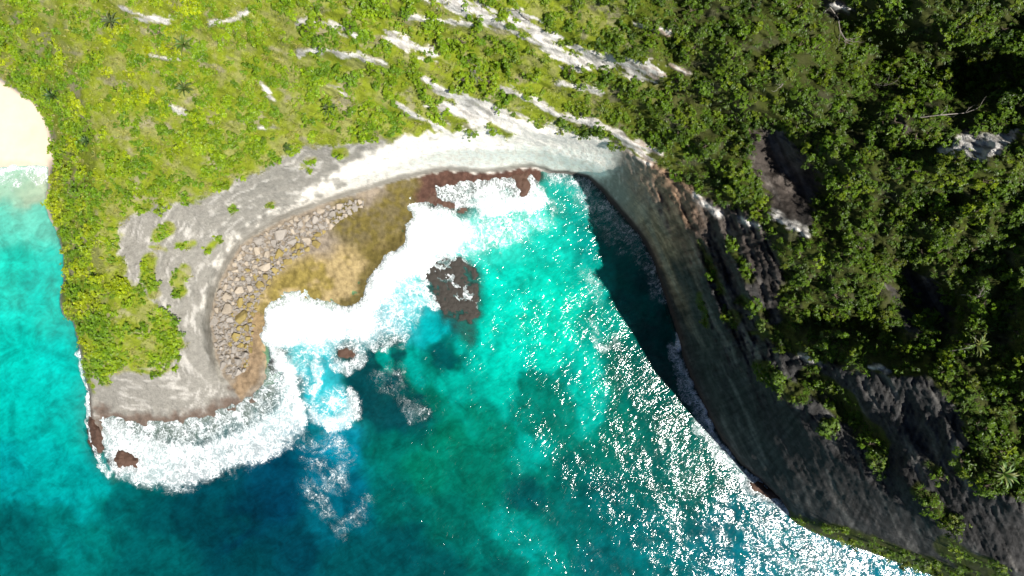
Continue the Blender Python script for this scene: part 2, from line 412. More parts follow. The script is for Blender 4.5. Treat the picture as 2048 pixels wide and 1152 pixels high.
class NT:
    def __init__(self, name):
        self.mat = bpy.data.materials.new(name)
        self.mat.use_nodes = True
        self.t = self.mat.node_tree
        self.t.nodes.clear()
        self.out = self.t.nodes.new("ShaderNodeOutputMaterial")

    def n(self, typ, ins=None, **kw):
        nd = self.t.nodes.new(typ)
        for k, val in kw.items():
            setattr(nd, k, val)
        for k, val in (ins or {}).items():
            if isinstance(val, bpy.types.NodeSocket):
                self.t.links.new(val, nd.inputs[k])
            else:
                nd.inputs[k].default_value = val
        return nd

    def math(self, op, a, b=0.0, c=None, clamp=False):
        ins = {0: a, 1: b}
        if c is not None:
            ins[2] = c
        return self.n("ShaderNodeMath", ins, operation=op, use_clamp=clamp).outputs[0]

    def attr(self, name, typ='GEOMETRY'):
        return self.n("ShaderNodeAttribute", attribute_name=name, attribute_type=typ)

    def mix(self, fac, a, b, blend='MIX'):
        nd = self.n("ShaderNodeMix", data_type='RGBA', blend_type=blend)
        for i, val in ((0, fac), (6, a), (7, b)):
            if isinstance(val, bpy.types.NodeSocket):
                self.t.links.new(val, nd.inputs[i])
            else:
                nd.inputs[i].default_value = val
        return nd.outputs[2]

    def ramp(self, fac, lo, hi, a=0.0, b=1.0):
        nd = self.n("ShaderNodeMapRange", {0: fac, 1: lo, 2: hi, 3: a, 4: b}, interpolation_type='SMOOTHSTEP')
        return nd.outputs[0]

    def noise(self, vec, scale, detail=4.0, rough=0.55, dist=0.0):
        return self.n("ShaderNodeTexNoise", {"Vector": vec, "Scale": scale, "Detail": detail, "Roughness": rough, "Distortion": dist})

    def surf(self, s):
        self.t.links.new(s, self.out.inputs["Surface"])
        return self.mat


# rock, soil and sand: base colour zones come with the mesh, grain and relief from noise
def make_ground():
    m = NT("ground")
    pos = m.n("ShaderNodeNewGeometry").outputs["Position"]
    col = m.attr("tone").outputs["Color"]
    rough_a = m.attr("grain").outputs["Fac"]
    n1 = m.noise(pos, 0.9, 6, 0.65).outputs["Fac"]
    n2 = m.noise(pos, 4.0, 4, 0.6).outputs["Fac"]
    var = m.math('ADD', m.math('MULTIPLY', n1, 0.6), m.math('MULTIPLY', n2, 0.5))
    var = m.math('ADD', m.math('MULTIPLY', m.math('SUBTRACT', var, 0.55), m.math('MULTIPLY', rough_a, 1.7)), 1.0)
    vc = m.n("ShaderNodeCombineXYZ", {0: var, 1: var, 2: var}).outputs[0]
    base = m.mix(1.0, col, vc, 'MULTIPLY')
    hgt = m.math('ADD', m.math('MULTIPLY', n1, 0.8), m.math('MULTIPLY', n2, 0.3))
    bmp = m.n("ShaderNodeBump", {"Height": hgt, "Strength": m.math('MULTIPLY', rough_a, 0.9), "Distance": 0.6}).outputs[0]
    b = m.n("ShaderNodeBsdfPrincipled", {"Base Color": base, "Roughness": 0.9, "Normal": bmp})
    b.inputs["Specular IOR Level"].default_value = 0.15
    return m.surf(b.outputs[0])


MAT_GROUND = make_ground()


def make_stone(name, col, wet=False, var=0.5):
    m = NT(name)
    pos = m.n("ShaderNodeNewGeometry").outputs["Position"]
    rnd = m.n("ShaderNodeObjectInfo").outputs["Random"]
    n1 = m.noise(pos, 0.8, 5, 0.65).outputs["Fac"]
    n2 = m.noise(pos, 3.5, 4, 0.65).outputs["Fac"]
    f = m.math('ADD', m.math('MULTIPLY', n1, 0.9 * var), m.math('MULTIPLY', n2, 0.8 * var))
    f = m.math('ADD', f, m.math('MULTIPLY', rnd, 0.5 * var))
    f = m.math('ADD', f, 1.0 - 1.1 * var)
    vc = m.n("ShaderNodeCombineXYZ", {0: f, 1: f, 2: f}).outputs[0]
    base = m.mix(1.0, (*col, 1), vc, 'MULTIPLY')
    bmp = m.n("ShaderNodeBump", {"Height": m.math('ADD', n1, n2), "Strength": 0.7, "Distance": 0.35}).outputs[0]
    b = m.n("ShaderNodeBsdfPrincipled", {"Base Color": base, "Roughness": 0.6 if wet else 0.9, "Normal": bmp})
    b.inputs["Specular IOR Level"].default_value = 0.2 if wet else 0.15
    return m.surf(b.outputs[0])


def make_leaf(name, typ):
    m = NT(name)
    tint = m.attr("tint", typ).outputs["Color"]
    lv = m.attr("leaf_tone").outputs["Fac"]
    k = m.math('ADD', m.math('MULTIPLY', lv, 0.9), 0.55)
    vc = m.n("ShaderNodeCombineXYZ", {0: m.math('POWER', k, 1.25), 1: k, 2: m.math('POWER', k, 0.7)}).outputs[0]
    base = m.mix(1.0, tint, vc, 'MULTIPLY')
    b = m.n("ShaderNodeBsdfPrincipled", {"Base Color": base, "Roughness": 0.42})
    b.inputs["Specular IOR Level"].default_value = 0.35
    tr = m.n("ShaderNodeBsdfTranslucent", {"Color": m.mix(1.0, base, (1.15, 1.1, 0.5, 1), 'MULTIPLY')})
    return m.surf(m.n("ShaderNodeMixShader", {0: 0.22, 1: b.outputs[0], 2: tr.outputs[0]}).outputs[0])


MAT_LEAF = make_leaf("foliage", 'GEOMETRY')
MAT_LEAF_OBJ = make_leaf("shrub_foliage", 'OBJECT')
MAT_WOOD = make_stone("weathered_wood", (0.30, 0.27, 0.24))
MAT_BARK = make_stone("bark", (0.14, 0.11, 0.08))
MAT_BOULDER = [make_stone("tan_boulder", (0.42, 0.36, 0.29)), make_stone("grey_boulder", (0.34, 0.31, 0.28)), make_stone("olive_boulder", (0.30, 0.235, 0.09))]
MAT_REEF = make_stone("wet_reef_rock", (0.046, 0.041, 0.036), True)
MAT_REDROCK = make_stone("red_brown_rock", (0.10, 0.058, 0.042), True)

# ------------------------------------------------------------------ terrain sheet
STEP = 3.0
uu = np.concatenate([[-3200, -2000, -1200, -800, -500, -350], np.arange(-240, 2290, STEP), [2400, 2600, 2900, 3400, 4200]])
vv = np.concatenate([[-2600, -1500, -900, -500, -280], np.arange(-150, 1303, STEP), [1400, 1600, 2000, 2700]])
U, V = np.meshgrid(uu, vv)
H0 = base_h(U, V)
H = add_relief(U, V, H0)
VEG = veg_mask(U, V, H0)
X, Y = unproject(U, V, H)


def ground_tone(u, v, h, veg):
    """surface colours by zone, linear, with some shade painted in"""
    f1, f2, f3 = fbm(u / 55, v / 55, 4, 101), fbm(u / 18, v / 18, 3, 111), fbm(u / 130, v / 130, 3, 121)
    wu, wv = u + 14 * f1, v + 14 * f2
    e3 = lambda m: m[..., None]
    grey, pale, white = np.array([.25, .238, .212]), np.array([.50, .475, .44]), np.array([.90, .845, .77])
    brown = np.array([.42, .275, .18])
    c = np.broadcast_to(grey, u.shape + (3,)).copy()
    # bedding streaks: pale seams in grey rock
    hw = h + 1.2 * fbm(u / 90, v / 90, 2, 131) + 0.35 * f2
    bd0 = dist_line(u, v, SHORE)
    seam = 0.5 * ridged(bd0 / 26 + 0.5 * fbm(u / 60, v / 60, 3, 26), (u - v) / 90, 4, 25) + 0.5 * ridged(bd0 / 13 + 0.6 * f1, (u - v) / 70, 3, 141)
    c = c + (pale - grey) * e3(sstep(seam + 0.12 * f1, 0.62, 0.86) * 0.8)
    # the pale band round the cove
    wd = dist_line(wu, wv, [(425, 650), (432, 575), (470, 488), (530, 450), (640, 400), (740, 355), (840, 315), (960, 298), (1100, 298), (1180, 305)])
    wband = sstep(13 + 41 * sstep(u, 480, 860) - wd, -14, 8) * (0.25 + 0.75 * sstep(seam + 0.25 * f2 + 0.55 * sstep(u, 560, 820), 0.5, 0.8))
    c = c + (white * e3(0.78 + 0.27 * sstep(fbm(u / 12, v / 7, 4, 142, 0.65), -0.55, 0.15)) - c) * e3(wband)
    # right-hand cliff: brownish grey, its shade painted in as darker rock
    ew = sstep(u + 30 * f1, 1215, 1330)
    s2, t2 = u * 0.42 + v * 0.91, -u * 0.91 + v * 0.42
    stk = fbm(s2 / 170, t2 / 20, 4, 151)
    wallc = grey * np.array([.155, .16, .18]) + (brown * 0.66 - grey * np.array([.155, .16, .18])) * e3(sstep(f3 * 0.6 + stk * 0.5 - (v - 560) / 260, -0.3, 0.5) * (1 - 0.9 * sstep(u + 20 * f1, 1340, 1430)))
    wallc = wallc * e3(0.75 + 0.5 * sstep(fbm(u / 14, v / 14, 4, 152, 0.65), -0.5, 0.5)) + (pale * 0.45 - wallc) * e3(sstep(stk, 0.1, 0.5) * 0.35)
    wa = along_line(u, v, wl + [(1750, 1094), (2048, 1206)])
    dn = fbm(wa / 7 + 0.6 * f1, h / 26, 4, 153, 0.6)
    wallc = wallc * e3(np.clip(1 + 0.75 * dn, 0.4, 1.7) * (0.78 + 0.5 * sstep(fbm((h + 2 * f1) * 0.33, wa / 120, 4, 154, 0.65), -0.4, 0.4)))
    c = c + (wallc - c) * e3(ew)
    # ribs and outcrops above
    rib = np.zeros(u.shape)
    for line, w in RIBS:
        rib = np.maximum(rib, sstep(w * 1.5 - dist_line(wu * 0.4 + u * 0.6, wv * 0.4 + v * 0.6, line), -4, 5))
    rib = np.maximum(rib, sstep(sdf(wu, wv, WHITE_PATCH), -8, 4))
    rib = np.maximum(rib, sstep(sdf(u, v, BARE[1]), -8, 4))
    rs, rt = u * 0.90 + v * 0.43, -u * 0.43 + v * 0.90
    c = c + ((pale + 0.16) - c) * e3(rib * (0.25 + 0.75 * sstep(fbm(rs / 30, rt / 8, 3, 161), -0.35, 0.2)))
    # cliff foot: grime plus the undercut's shade, painted as a grey band
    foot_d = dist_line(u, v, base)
    grime_shade = sstep(13 - foot_d + 5 * f1, 0, 7) * sstep(h, 1.4, 2.6)
    c = c + (np.array([.25, .235, .20]) - c) * e3(grime_shade * 0.85)
    # tide-dark foot of the right-hand cliff
    c = c + (np.array([.06, .05, .042]) - c) * e3((1 - sstep(h + 1.2 * f1, 2.5, 6)) * sstep(u, 1060, 1110) * 0.9)
    # soil and dry grass under the scrub
    dry = np.array([.25, .26, .075])
    taupe = np.array([.30, .255, .20])
    grn = np.array([.19, .235, .016])
    drk = np.array([.020, .026, .008])
    g = grn + (dry - grn) * e3(sstep(f1 + 0.5 * f2, -0.15, 0.45))
    g = g + (taupe - g) * e3(sstep(fbm(u / 60, v / 38, 4, 171), 0.2, 0.45) * 0.6)
    g = g + (drk - g) * e3(sstep(u + 120 * f3, 1080, 1420) * 0.85)  # shade under the right-hand trees painted into the soil
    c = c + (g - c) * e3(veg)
    # boulder platform: tan among the boulders, ochre and olive algae, red-brown where washed
    pm = sstep(sdf(wu * 0.5 + u * 0.5, wv * 0.5 + v * 0.5, PLATFORM), -3, 3) * (1 - sstep(h, 3.0, 4.2))
    tan, ochre, olive, red = np.array([.24, .20, .155]), np.array([.34, .262, .13]), np.array([.125, .10, .028]), np.array([.085, .045, .034])
    along = (u - 480) * 0.75 + (v - 560) * -0.66
    inner = dist_line(u, v, base)
    p_ = tan + (ochre - tan) * e3(sstep(inner + 22 * f1, 75, 110))  # tan kept dark to paint shade into the boulder gaps
    p_ = p_ + (np.array([.21, .165, .04]) - p_) * e3(sstep(f1 + 0.6 * f3 - np.abs(inner - 130) / 160, -0.15, 0.2) * sstep(inner, 70, 110) * 0.9)
    gr = sstep(42 - dist_line(wu, wv, [(700, 440), (745, 480), (790, 420), (830, 375)]), -16, 16)
    p_ = p_ + (olive - p_) * e3(gr * (0.75 + 0.25 * sstep(f2, -0.3, 0.3)))
    edge = sstep(22 - dist_line(wu, wv, [(690, 618), (730, 600), (735, 560), (775, 515), (810, 480), (835, 430)]), -6, 10)
    p_ = p_ + (olive * 0.75 - p_) * e3(edge * 0.9)
    wetz = sstep(sdf(wu, wv, WET), -10, 10)
    p_ = p_ + (red - p_) * e3(wetz)
    rim_r = sstep(20 - dist_line(wu, wv, [(515, 640), (512, 700), (500, 750), (470, 785), (430, 805)]), -6, 8)
    p_ = p_ + (np.array([.25, .17, .095]) - p_) * e3(rim_r * 0.7)
    p_ = p_ * e3(1 + 0.35 * fbm(u / 9, v / 9, 3, 181) + 0.3 * f2)
    c = c + (p_ - c) * e3(pm)
    # wave-washed foot of the headland
    wsh = (1 - sstep(h + 0.5 * f2, 0.5, 1.6)) * (1 - pm) * sstep(u, 130, 175) * (1 - sstep(u, 1000, 1080))
    c = c + (np.array([.14, .105, .085]) - c) * e3(wsh)
    # sand, and the sea floor: pale sand with dark reef
    snd = sstep(115 - u + 6 * f2, 0, 6) * (1 - sstep(h, 4.2, 6))
    c = c + (np.array([.70, .575, .46]) * e3((0.97 + 0.05 * f2 + 0.05 * f1) * (1 - 0.16 * (1 - sstep(h + 0.15 * f2, 0.25, 0.6)))) - c) * e3(snd)
    sea_f = (1 - sstep(h, -1.8, -0.7)) * (1 - snd)
    c = c + (np.array([.50, .48, .38]) - c) * e3(sea_f)
    return np.clip(c, 0.01, 0.85)


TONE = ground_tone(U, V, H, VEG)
GRAIN = np.where(H < -0.5, 0.5, 1.0) * (1 - 0.9 * sstep(118 - U, 0, 6) * (H < 5))
WHITE_SMOOTH = sstep(60 - dist_line(U, V, [(640, 385), (760, 335), (900, 300), (1100, 300)]), 0, 30)
GRAIN = GRAIN * (1 - 0.2 * WHITE_SMOOTH)

ny, nx = U.shape
idx = np.arange(ny * nx).reshape(ny, nx)
quads = np.stack([idx[:-1, :-1], idx[1:, :-1], idx[1:, 1:], idx[:-1, 1:]], -1).reshape(-1, 4)
co = np.stack([X, Y, H], -1).reshape(-1, 3)
fu, fv, fh = (a.reshape(-1)[quads].mean(1) for a in (U, V, H))
on_plat = (sdf(fu, fv, PLATFORM) > 0) & (fh < 3.4) & (fh > -0.6)
on_beach = (fu < 112) & (fh < 4.3) & (fh > -0.4) & (fv < 420)
on_sea = (fh <= -0.4) | ((fh <= -0.6))
kindf = np.where(on_plat, 1, np.where(on_beach, 2, np.where(on_sea, 3, 0)))
for k, nm in enumerate(("hill", "rock_platform", "beach", "seabed")):
    q = quads[kindf == k]
    used = np.unique(q)
    remap = np.full(ny * nx, -1, np.int64)
    remap[used] = np.arange(len(used))
    me = mesh_np(nm, co[used], remap[q])
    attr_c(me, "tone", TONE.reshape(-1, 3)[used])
    attr_f(me, "grain", GRAIN.reshape(-1)[used])
    link(nm, me, MAT_GROUND, kind="structure",
         label={"hill": "scrub covered limestone headland and cliffs round the cove", "rock_platform": "ochre and olive algae covered rock platform in the cove",
                "beach": "pale sand beach beside the headland", "seabed": "pale sandy sea floor with dark reef"}[nm])

# ------------------------------------------------------------------ the sea
SEA_ROCKS = [  # outline, crest height, shoulder, roughness, foot depth, seed, stone, label
    ([(842, 522), (880, 505), (926, 510), (962, 536), (968, 580), (962, 610), (968, 632), (944, 656), (915, 648), (886, 646), (868, 614), (852, 582), (840, 550)], 0.12, 16, 0.9, 3.4, 1, "reef", "large dark brown wave-washed rock alone in the turquoise cove"),
    ([(892, 636), (945, 636), (956, 665), (950, 690), (935, 697), (925, 680), (905, 662)], -0.35, 10, 0.4, 3.4, 2, "reef", "submerged dark ledge trailing off the big cove rock"),
    ([(668, 700), (690, 684), (715, 692), (720, 712), (700, 726), (672, 722)], 0.35, 14, 0.7, 4, 3, "red", "small brown rock ringed by foam off the white breaker"),
    ([(222, 918), (236, 898), (262, 900), (280, 920), (276, 936), (256, 934), (240, 940)], 1.7, 16, 1.1, 2, 4, "red", "red brown rock poking through the surf off the headland tip"),
    ([(180, 840), (190, 838), (202, 868), (204, 895), (196, 905), (184, 885)], 1.6, 10, 0.8, 2, 5, "red", "narrow brown rock at the calm western corner of the headland tip"),
    ([(545, 706), (560, 690), (572, 704), (560, 740), (545, 752), (534, 730)], 0.3, 12, 0.5, 2, 6, "red", "streaky brown foam-covered ledge below the boulder field"),
    ([(1500, 966), (1520, 964), (1552, 984), (1558, 1000), (1535, 994), (1510, 980)], 1.3, 9, 0.5, 2, 7, "red", "sunlit brown ledge at the foot of the dark cliff"),
    ([(1022, 348), (1058, 342), (1064, 372), (1056, 398), (1040, 394), (1034, 372)], 1.2, 10, 1.0, 2, 8, "red", "red brown rock tongue where the pale cliff meets the surf"),
    ([(838, 385), (880, 372), (930, 384), (940, 418), (920, 436), (880, 416), (845, 412)], 0.25, 12, 0.9, 2, 9, "red", "flat reddish reef streaked with foam beside the olive platform"),
]


def rock_height(u, v, outline, top, soft, rough, foot_, seed):
    """a rock with a given plan outline, rising from the sea floor"""
    d = sdf(u + 6 * fbm(u / 14, v / 14, 3, 300 + seed), v + 6 * fbm(u / 14, v / 14, 3, 310 + seed), outline)
    prof = -foot_ + (foot_ + top) * sstep(d, -14, soft) ** 0.5
    return prof + rough * (0.6 * ridged(u / 34, v / 34, 3, 320 + seed) - 0.35 + 0.55 * fbm(u / 9, v / 9, 4, 330 + seed, 0.65)) * sstep(d, -8, 8), d


SSTEP = 4.0
su = np.concatenate([[-6000, -3000, -1500, -800, -450], np.arange(-240, 2290, SSTEP), [2500, 3000, 4500, 7000]])
sv = np.concatenate([[-5000, -2000, -900, -400], np.arange(-150, 1303, SSTEP), [1450, 1800, 2600, 5000]])
SU, SV = np.meshgrid(su, sv)
SH = land_h(SU, SV)
for r_ in SEA_ROCKS:
    z_, d_ = rock_height(SU, SV, *r_[:6])
    SH = np.where(d_ > -13, np.maximum(SH, z_), SH)
# colour of the water body: survey points (u, v, sRGB as seen in sun)
WC = np.array([
    (0, 380, 205, 240, 215), (60, 370, 225, 235, 205), (0, 430, 90, 235, 215), (80, 440, 110, 230, 210), (-200, 430, 90, 235, 215), (30, 520, 10, 215, 195), (90, 560, 0, 215, 200), (-200, 600, 0, 200, 185), (50, 680, 0, 205, 190), (120, 720, 0, 200, 190), (40, 800, 0, 185, 175), (130, 850, 0, 180, 172),
    (100, 930, 0, 160, 158), (180, 980, 0, 150, 150), (20, 960, 0, 140, 145), (30, 1040, 0, 95, 110), (120, 1060, 0, 110, 120), (60, 1120, 0, 92, 105), (-200, 1000, 0, 120, 130), (-200, 1250, 0, 80, 95),
    (240, 1000, 0, 85, 100), (330, 1030, 0, 70, 88), (300, 1110, 0, 80, 95), (420, 1000, 0, 62, 85), (480, 1050, 0, 45, 72), (560, 1000, 0, 52, 85), (560, 940, 0, 60, 95), (500, 1130, 0, 60, 80), (600, 1100, 0, 55, 80),
    (640, 920, 0, 95, 135), (670, 900, 0, 125, 160), (690, 1000, 0, 85, 120), (650, 1040, 0, 80, 110), (700, 1120, 0, 70, 88), (800, 1100, 0, 68, 85), (800, 1000, 0, 88, 95), (780, 900, 0, 95, 98), (850, 930, 0, 108, 98), (900, 870, 0, 110, 98),
    (960, 960, 0, 100, 95), (900, 1040, 0, 90, 92), (960, 1100, 0, 100, 105), (1020, 1060, 0, 135, 130), (1080, 1110, 0, 130, 128), (1000, 1140, 0, 82, 92), (880, 1140, 0, 70, 84), (1150, 1060, 0, 95, 105), (1050, 1000, 0, 75, 88), (1130, 950, 0, 85, 92),
    (1070, 900, 0, 150, 138), (1060, 880, 0, 155, 142), (1100, 860, 0, 110, 105), (1000, 880, 0, 105, 98), (1200, 900, 0, 95, 95), (1200, 1000, 0, 85, 98), (1300, 950, 0, 88, 95), (1300, 1080, 0, 95, 112), (1200, 1120, 0, 88, 105), (1450, 1060, 0, 90, 115), (1500, 1120, 0, 100, 130), (1700, 1150, 0, 100, 132), (1400, 960, 0, 85, 92), (1600, 1250, 0, 80, 105),
    (730, 800, 0, 60, 80), (720, 760, 0, 60, 78), (780, 760, 10, 55, 68), (760, 720, 15, 70, 85), (800, 830, 0, 62, 80), (770, 715, 0, 140, 140), (770, 735, 0, 135, 132), (825, 720, 0, 150, 138), (835, 755, 0, 135, 125), (860, 800, 0, 100, 95), (890, 720, 0, 70, 80), (875, 700, 0, 78, 90), (900, 760, 0, 165, 148), (930, 780, 0, 150, 135), (850, 840, 0, 82, 88), (950, 830, 0, 125, 112),
    (860, 660, 0, 165, 170), (820, 640, 40, 180, 190), (790, 640, 60, 170, 185), (810, 590, 60, 205, 215), (840, 560, 40, 210, 210), (750, 690, 20, 120, 140),
    (1000, 560, 0, 212, 190), (1000, 480, 40, 220, 200), (950, 460, 120, 235, 225), (1050, 440, 60, 228, 208), (1100, 480, 10, 205, 185), (1000, 640, 0, 220, 195), (1080, 560, 0, 210, 185), (1100, 640, 0, 215, 188), (1020, 720, 0, 212, 188), (1100, 720, 0, 222, 194), (1150, 600, 0, 195, 172), (1160, 720, 0, 195, 175), (960, 700, 0, 190, 172), (975, 740, 0, 190, 170),
    (1170, 780, 0, 190, 170), (1180, 830, 0, 165, 150), (1100, 780, 0, 120, 112), (1060, 770, 0, 115, 110), (1040, 740, 0, 200, 180), (1020, 780, 0, 180, 160), (1120, 750, 0, 130, 120), (1130, 820, 0, 120, 112),
    (1210, 640, 0, 150, 135), (1230, 720, 0, 92, 92), (1260, 780, 0, 90, 92), (1300, 700, 0, 80, 85), (1220, 840, 0, 100, 98), (1320, 840, 0, 82, 85), (1200, 560, 0, 165, 150), (1250, 600, 0, 110, 110), (1260, 540, 0, 110, 112), (1180, 460, 0, 150, 140), (1130, 400, 0, 175, 160), (1220, 470, 0, 120, 120), (1290, 560, 0, 85, 95), (1160, 370, 20, 140, 140),
    (600, 720, 60, 190, 200), (620, 740, 60, 195, 210), (600, 770, 0, 90, 110), (630, 790, 30, 190, 205), (660, 800, 60, 200, 215), (580, 820, 0, 110, 130), (600, 860, 0, 90, 120), (600, 920, 0, 75, 110),
], float)
swu = SU + 20 * fbm(SU / 60, SV / 60, 4, 201) + 6 * fbm(SU / 16, SV / 16, 3, 211)
swv = SV + 20 * fbm(SU / 60, SV / 60, 4, 221) + 6 * fbm(SU / 16, SV / 16, 3, 231)
acc, wsum = np.zeros(SU.shape + (3,)), np.zeros(SU.shape)
for a, b, r, g_, b_ in WC:
    w = 1.0 / ((swu - a) ** 2 + (swv - b) ** 2 + 60.0) ** 2.3
    acc += w[..., None] * lin(r, g_, b_)
    wsum += w
WCOL = acc / wsum[..., None]
REEF = [  # dark reef on the sea floor, seen through the water: colour, outline
    ((6, 62, 78), [(690, 735), (730, 700), (800, 655), (812, 700), (800, 745), (840, 790), (870, 840), (810, 860), (735, 835), (715, 780)]), ((0, 75, 88), [(858, 700), (885, 690), (912, 715), (905, 745), (880, 748), (862, 730)]),
    ((0, 108, 104), [(1038, 760), (1068, 742), (1108, 764), (1122, 735), (1132, 790), (1095, 802), (1048, 792)]), ((0, 105, 102), [(1010, 806), (1060, 800), (1120, 816), (1168, 840), (1110, 862), (1040, 856)]),
    ((0, 84, 88), [(1225, 700), (1290, 640), (1345, 690), (1365, 770), (1330, 860), (1255, 820)]), ((0, 150, 145), [(108, 644), (150, 640), (150, 652), (112, 654)]), ((0, 78, 92), [(20, 1010), (70, 1040), (90, 1120), (30, 1150), (-40, 1080)]), ((0, 58, 78), [(330, 1000), (450, 1000), (520, 1060), (430, 1090), (340, 1060)]),
]
for colr_, poly in REEF:
    k_ = sstep(sdf(swu, swv, poly), -9, 9) * (0.55 + 0.35 * sstep(fbm(SU / 20, SV / 20, 3, 246), -0.4, 0.3))
    WCOL = WCOL + (lin(*colr_) - WCOL) * k_[..., None]
for cu_, cv_, r_ in ((770, 722, 13), (828, 735, 14), (842, 765, 10), (1072, 892, 17)):
    k_ = 1 - sstep(np.hypot(swu - cu_, (swv - cv_) * 0.7), r_ * 0.6, r_ * 1.4)
    WCOL = WCOL + (lin(0, 150, 140) - WCOL) * k_[..., None]
mott = fbm(SU / 34, SV / 34, 4, 241)
WCOL *= (1 + 0.30 * mott * sstep(SV, 380, 600))[..., None]
# foam: solid masses (polygons), streaks (lines)
FOAM_POLY = [
    (1.62, 26, [(526, 650), (532, 618), (560, 596), (600, 588), (640, 604), (690, 622), (738, 606), (738, 566), (772, 522), (808, 492), (828, 440), (822, 402), (850, 416), (910, 432), (944, 466), (905, 505), (868, 520), (846, 545), (800, 560), (770, 600), (745, 640), (728, 680), (700, 668), (660, 676), (640, 690), (600, 680), (575, 690), (552, 700), (530, 684)]),
    (0.60, 30, [(740, 600), (800, 545), (850, 530), (850, 600), (830, 650), (800, 690), (760, 690), (720, 700), (720, 640)]),
    (0.44, 24, [(550, 700), (610, 680), (640, 690), (650, 720), (630, 745), (640, 790), (680, 770), (716, 790), (716, 830), (670, 860), (630, 850), (605, 800), (590, 760)]),
    (1.02, 34, [(198, 830), (250, 850), (330, 880), (400, 890), (470, 870), (540, 820), (572, 770), (560, 720), (580, 720), (600, 790), (598, 850), (575, 890), (520, 915), (440, 946), (350, 972), (280, 962), (222, 935)]),
    (0.52, 12, [(186, 808), (250, 832), (340, 838), (420, 820), (480, 795), (525, 760), (545, 690), (570, 720), (575, 780), (540, 830), (470, 880), (330, 890), (210, 850)]),
    (1.15, 10, [(935, 395), (975, 362), (1000, 380), (1040, 400), (1060, 372), (1090, 380), (1092, 412), (1040, 428), (965, 436)]),
    (0.62, 10, [(860, 345), (960, 345), (1070, 345), (1080, 400), (1000, 420), (930, 420), (870, 400)]),
    (0.55, 40, [(840, 470), (950, 440), (1080, 410), (1130, 420), (1060, 480), (960, 510), (880, 540)]),
    (1.0, 14, [(612, 812), (640, 828), (664, 838), (690, 815), (700, 775), (718, 795), (716, 830), (690, 856), (655, 862), (625, 845)]),
]
FOAM_LINE = [
    (1.2, 12, [(548, 700), (572, 735), (590, 775), (596, 840)]), (0.95, 9, [(575, 760), (585, 830), (560, 880), (470, 925), (350, 968), (270, 955)]),
    (0.44, 24, [(1115, 352), (1165, 366), (1195, 395), (1225, 440), (1265, 475), (1300, 530), (1322, 590)]), (0.34, 34, [(1150, 370), (1200, 430), (1250, 490)]),
    (0.85, 7, [(1352, 672), (1364, 730), (1392, 792), (1428, 866), (1468, 924), (1515, 966), (1555, 1002), (1575, 1030)]), (0.55, 20, [(1350, 700), (1385, 800), (1420, 875), (1465, 935), (1540, 1005)]),
    (1.1, 6, [(-300, 352), (-100, 342), (0, 346), (30, 336), (60, 338), (92, 338)]), (0.45, 16, [(-300, 370), (0, 362), (95, 352)]), (0.8, 5, [(163, 690), (168, 745), (176, 790), (180, 830), (178, 860), (195, 915), (214, 950)]),
    (0.8, 8, [(635, 690), (628, 730), (638, 770), (625, 800)]), (0.55, 9, [(605, 740), (590, 790), (600, 830)]),
    (0.40, 24, [(660, 880), (692, 905), (685, 940), (660, 965)]), (0.30, 24, [(612, 960), (640, 1010), (668, 1040), (684, 1068), (712, 1030), (735, 1000)]), (0.30, 34, [(600, 880), (640, 920), (680, 960)]),
    (0.62, 18, [(655, 705), (670, 685), (700, 680), (725, 695), (722, 718), (695, 730), (665, 724), (655, 705)]), (0.55, 16, [(740, 690), (770, 665), (798, 640), (800, 670), (765, 690)]),
    (0.75, 14, [(846, 530), (850, 580), (862, 610)]), (0.72, 12, [(868, 528), (905, 560), (935, 585), (948, 605)]), (0.40, 24, [(860, 540), (900, 560), (930, 600)]),
    (0.40, 12, [(1195, 690), (1215, 694), (1235, 685)]), (0.34, 12, [(1190, 645), (1196, 690)]), (0.28, 26, [(760, 760), (800, 790), (850, 820)]), (0.28, 26, [(790, 740), (830, 830)]), (0.28, 20, [(1170, 540), (1200, 600)]),
]
wu2, wv2 = SU + 17 * fbm(SU / 42, SV / 42, 4, 251, 0.6), SV + 17 * fbm(SU / 42, SV / 42, 4, 261, 0.6)
FOAM = np.zeros(SU.shape)
for val, soft, poly in FOAM_POLY:
    FOAM = np.maximum(FOAM, val * sstep(sdf(wu2, wv2, poly), -soft, soft * 0.8))
for val, wdt, line in FOAM_LINE:
    d_ = dist_line(wu2, wv2, line)
    FOAM = np.maximum(FOAM, val * (1 - sstep(d_, wdt * 0.3, wdt * 1.5)))
DEPTH = np.clip(-SH, 0, 30)
swell = 0.10 * fbm(SU / 40, SV / 40, 4, 271)
SZ = swell + 0.9 * np.clip(FOAM - 0.55, 0, 0.8) * (0.6 + 0.9 * np.abs(fbm(SU / 14, SV / 14, 4, 281)))
SZ = SZ + 0.55 * sstep(FOAM, 0.35, 0.6) * sstep(np.hypot(SU - 905, SV - 580), 80, 110) * (1 - sstep(DEPTH, 0.6, 2.5))
SZ = np.where((SU < 130) & (SV < 420), swell * 0.1 + 0.25 * FOAM, SZ)
SX, SY = unproject(SU, SV, SZ * 0)
sny, snx = SU.shape
sidx = np.arange(sny * snx).reshape(sny, snx)
sq = np.stack([sidx[:-1, :-1], sidx[1:, :-1], sidx[1:, 1:], sidx[:-1, 1:]], -1).reshape(-1, 4)
keep = SH.reshape(-1)[sq].min(1) < 1.6
sq = sq[keep]
used = np.unique(sq)
remap = np.full(sny * snx, -1, np.int64)
remap[used] = np.arange(len(used))
sea_me = mesh_np("sea", np.stack([SX, SY, SZ], -1).reshape(-1, 3)[used], remap[sq])
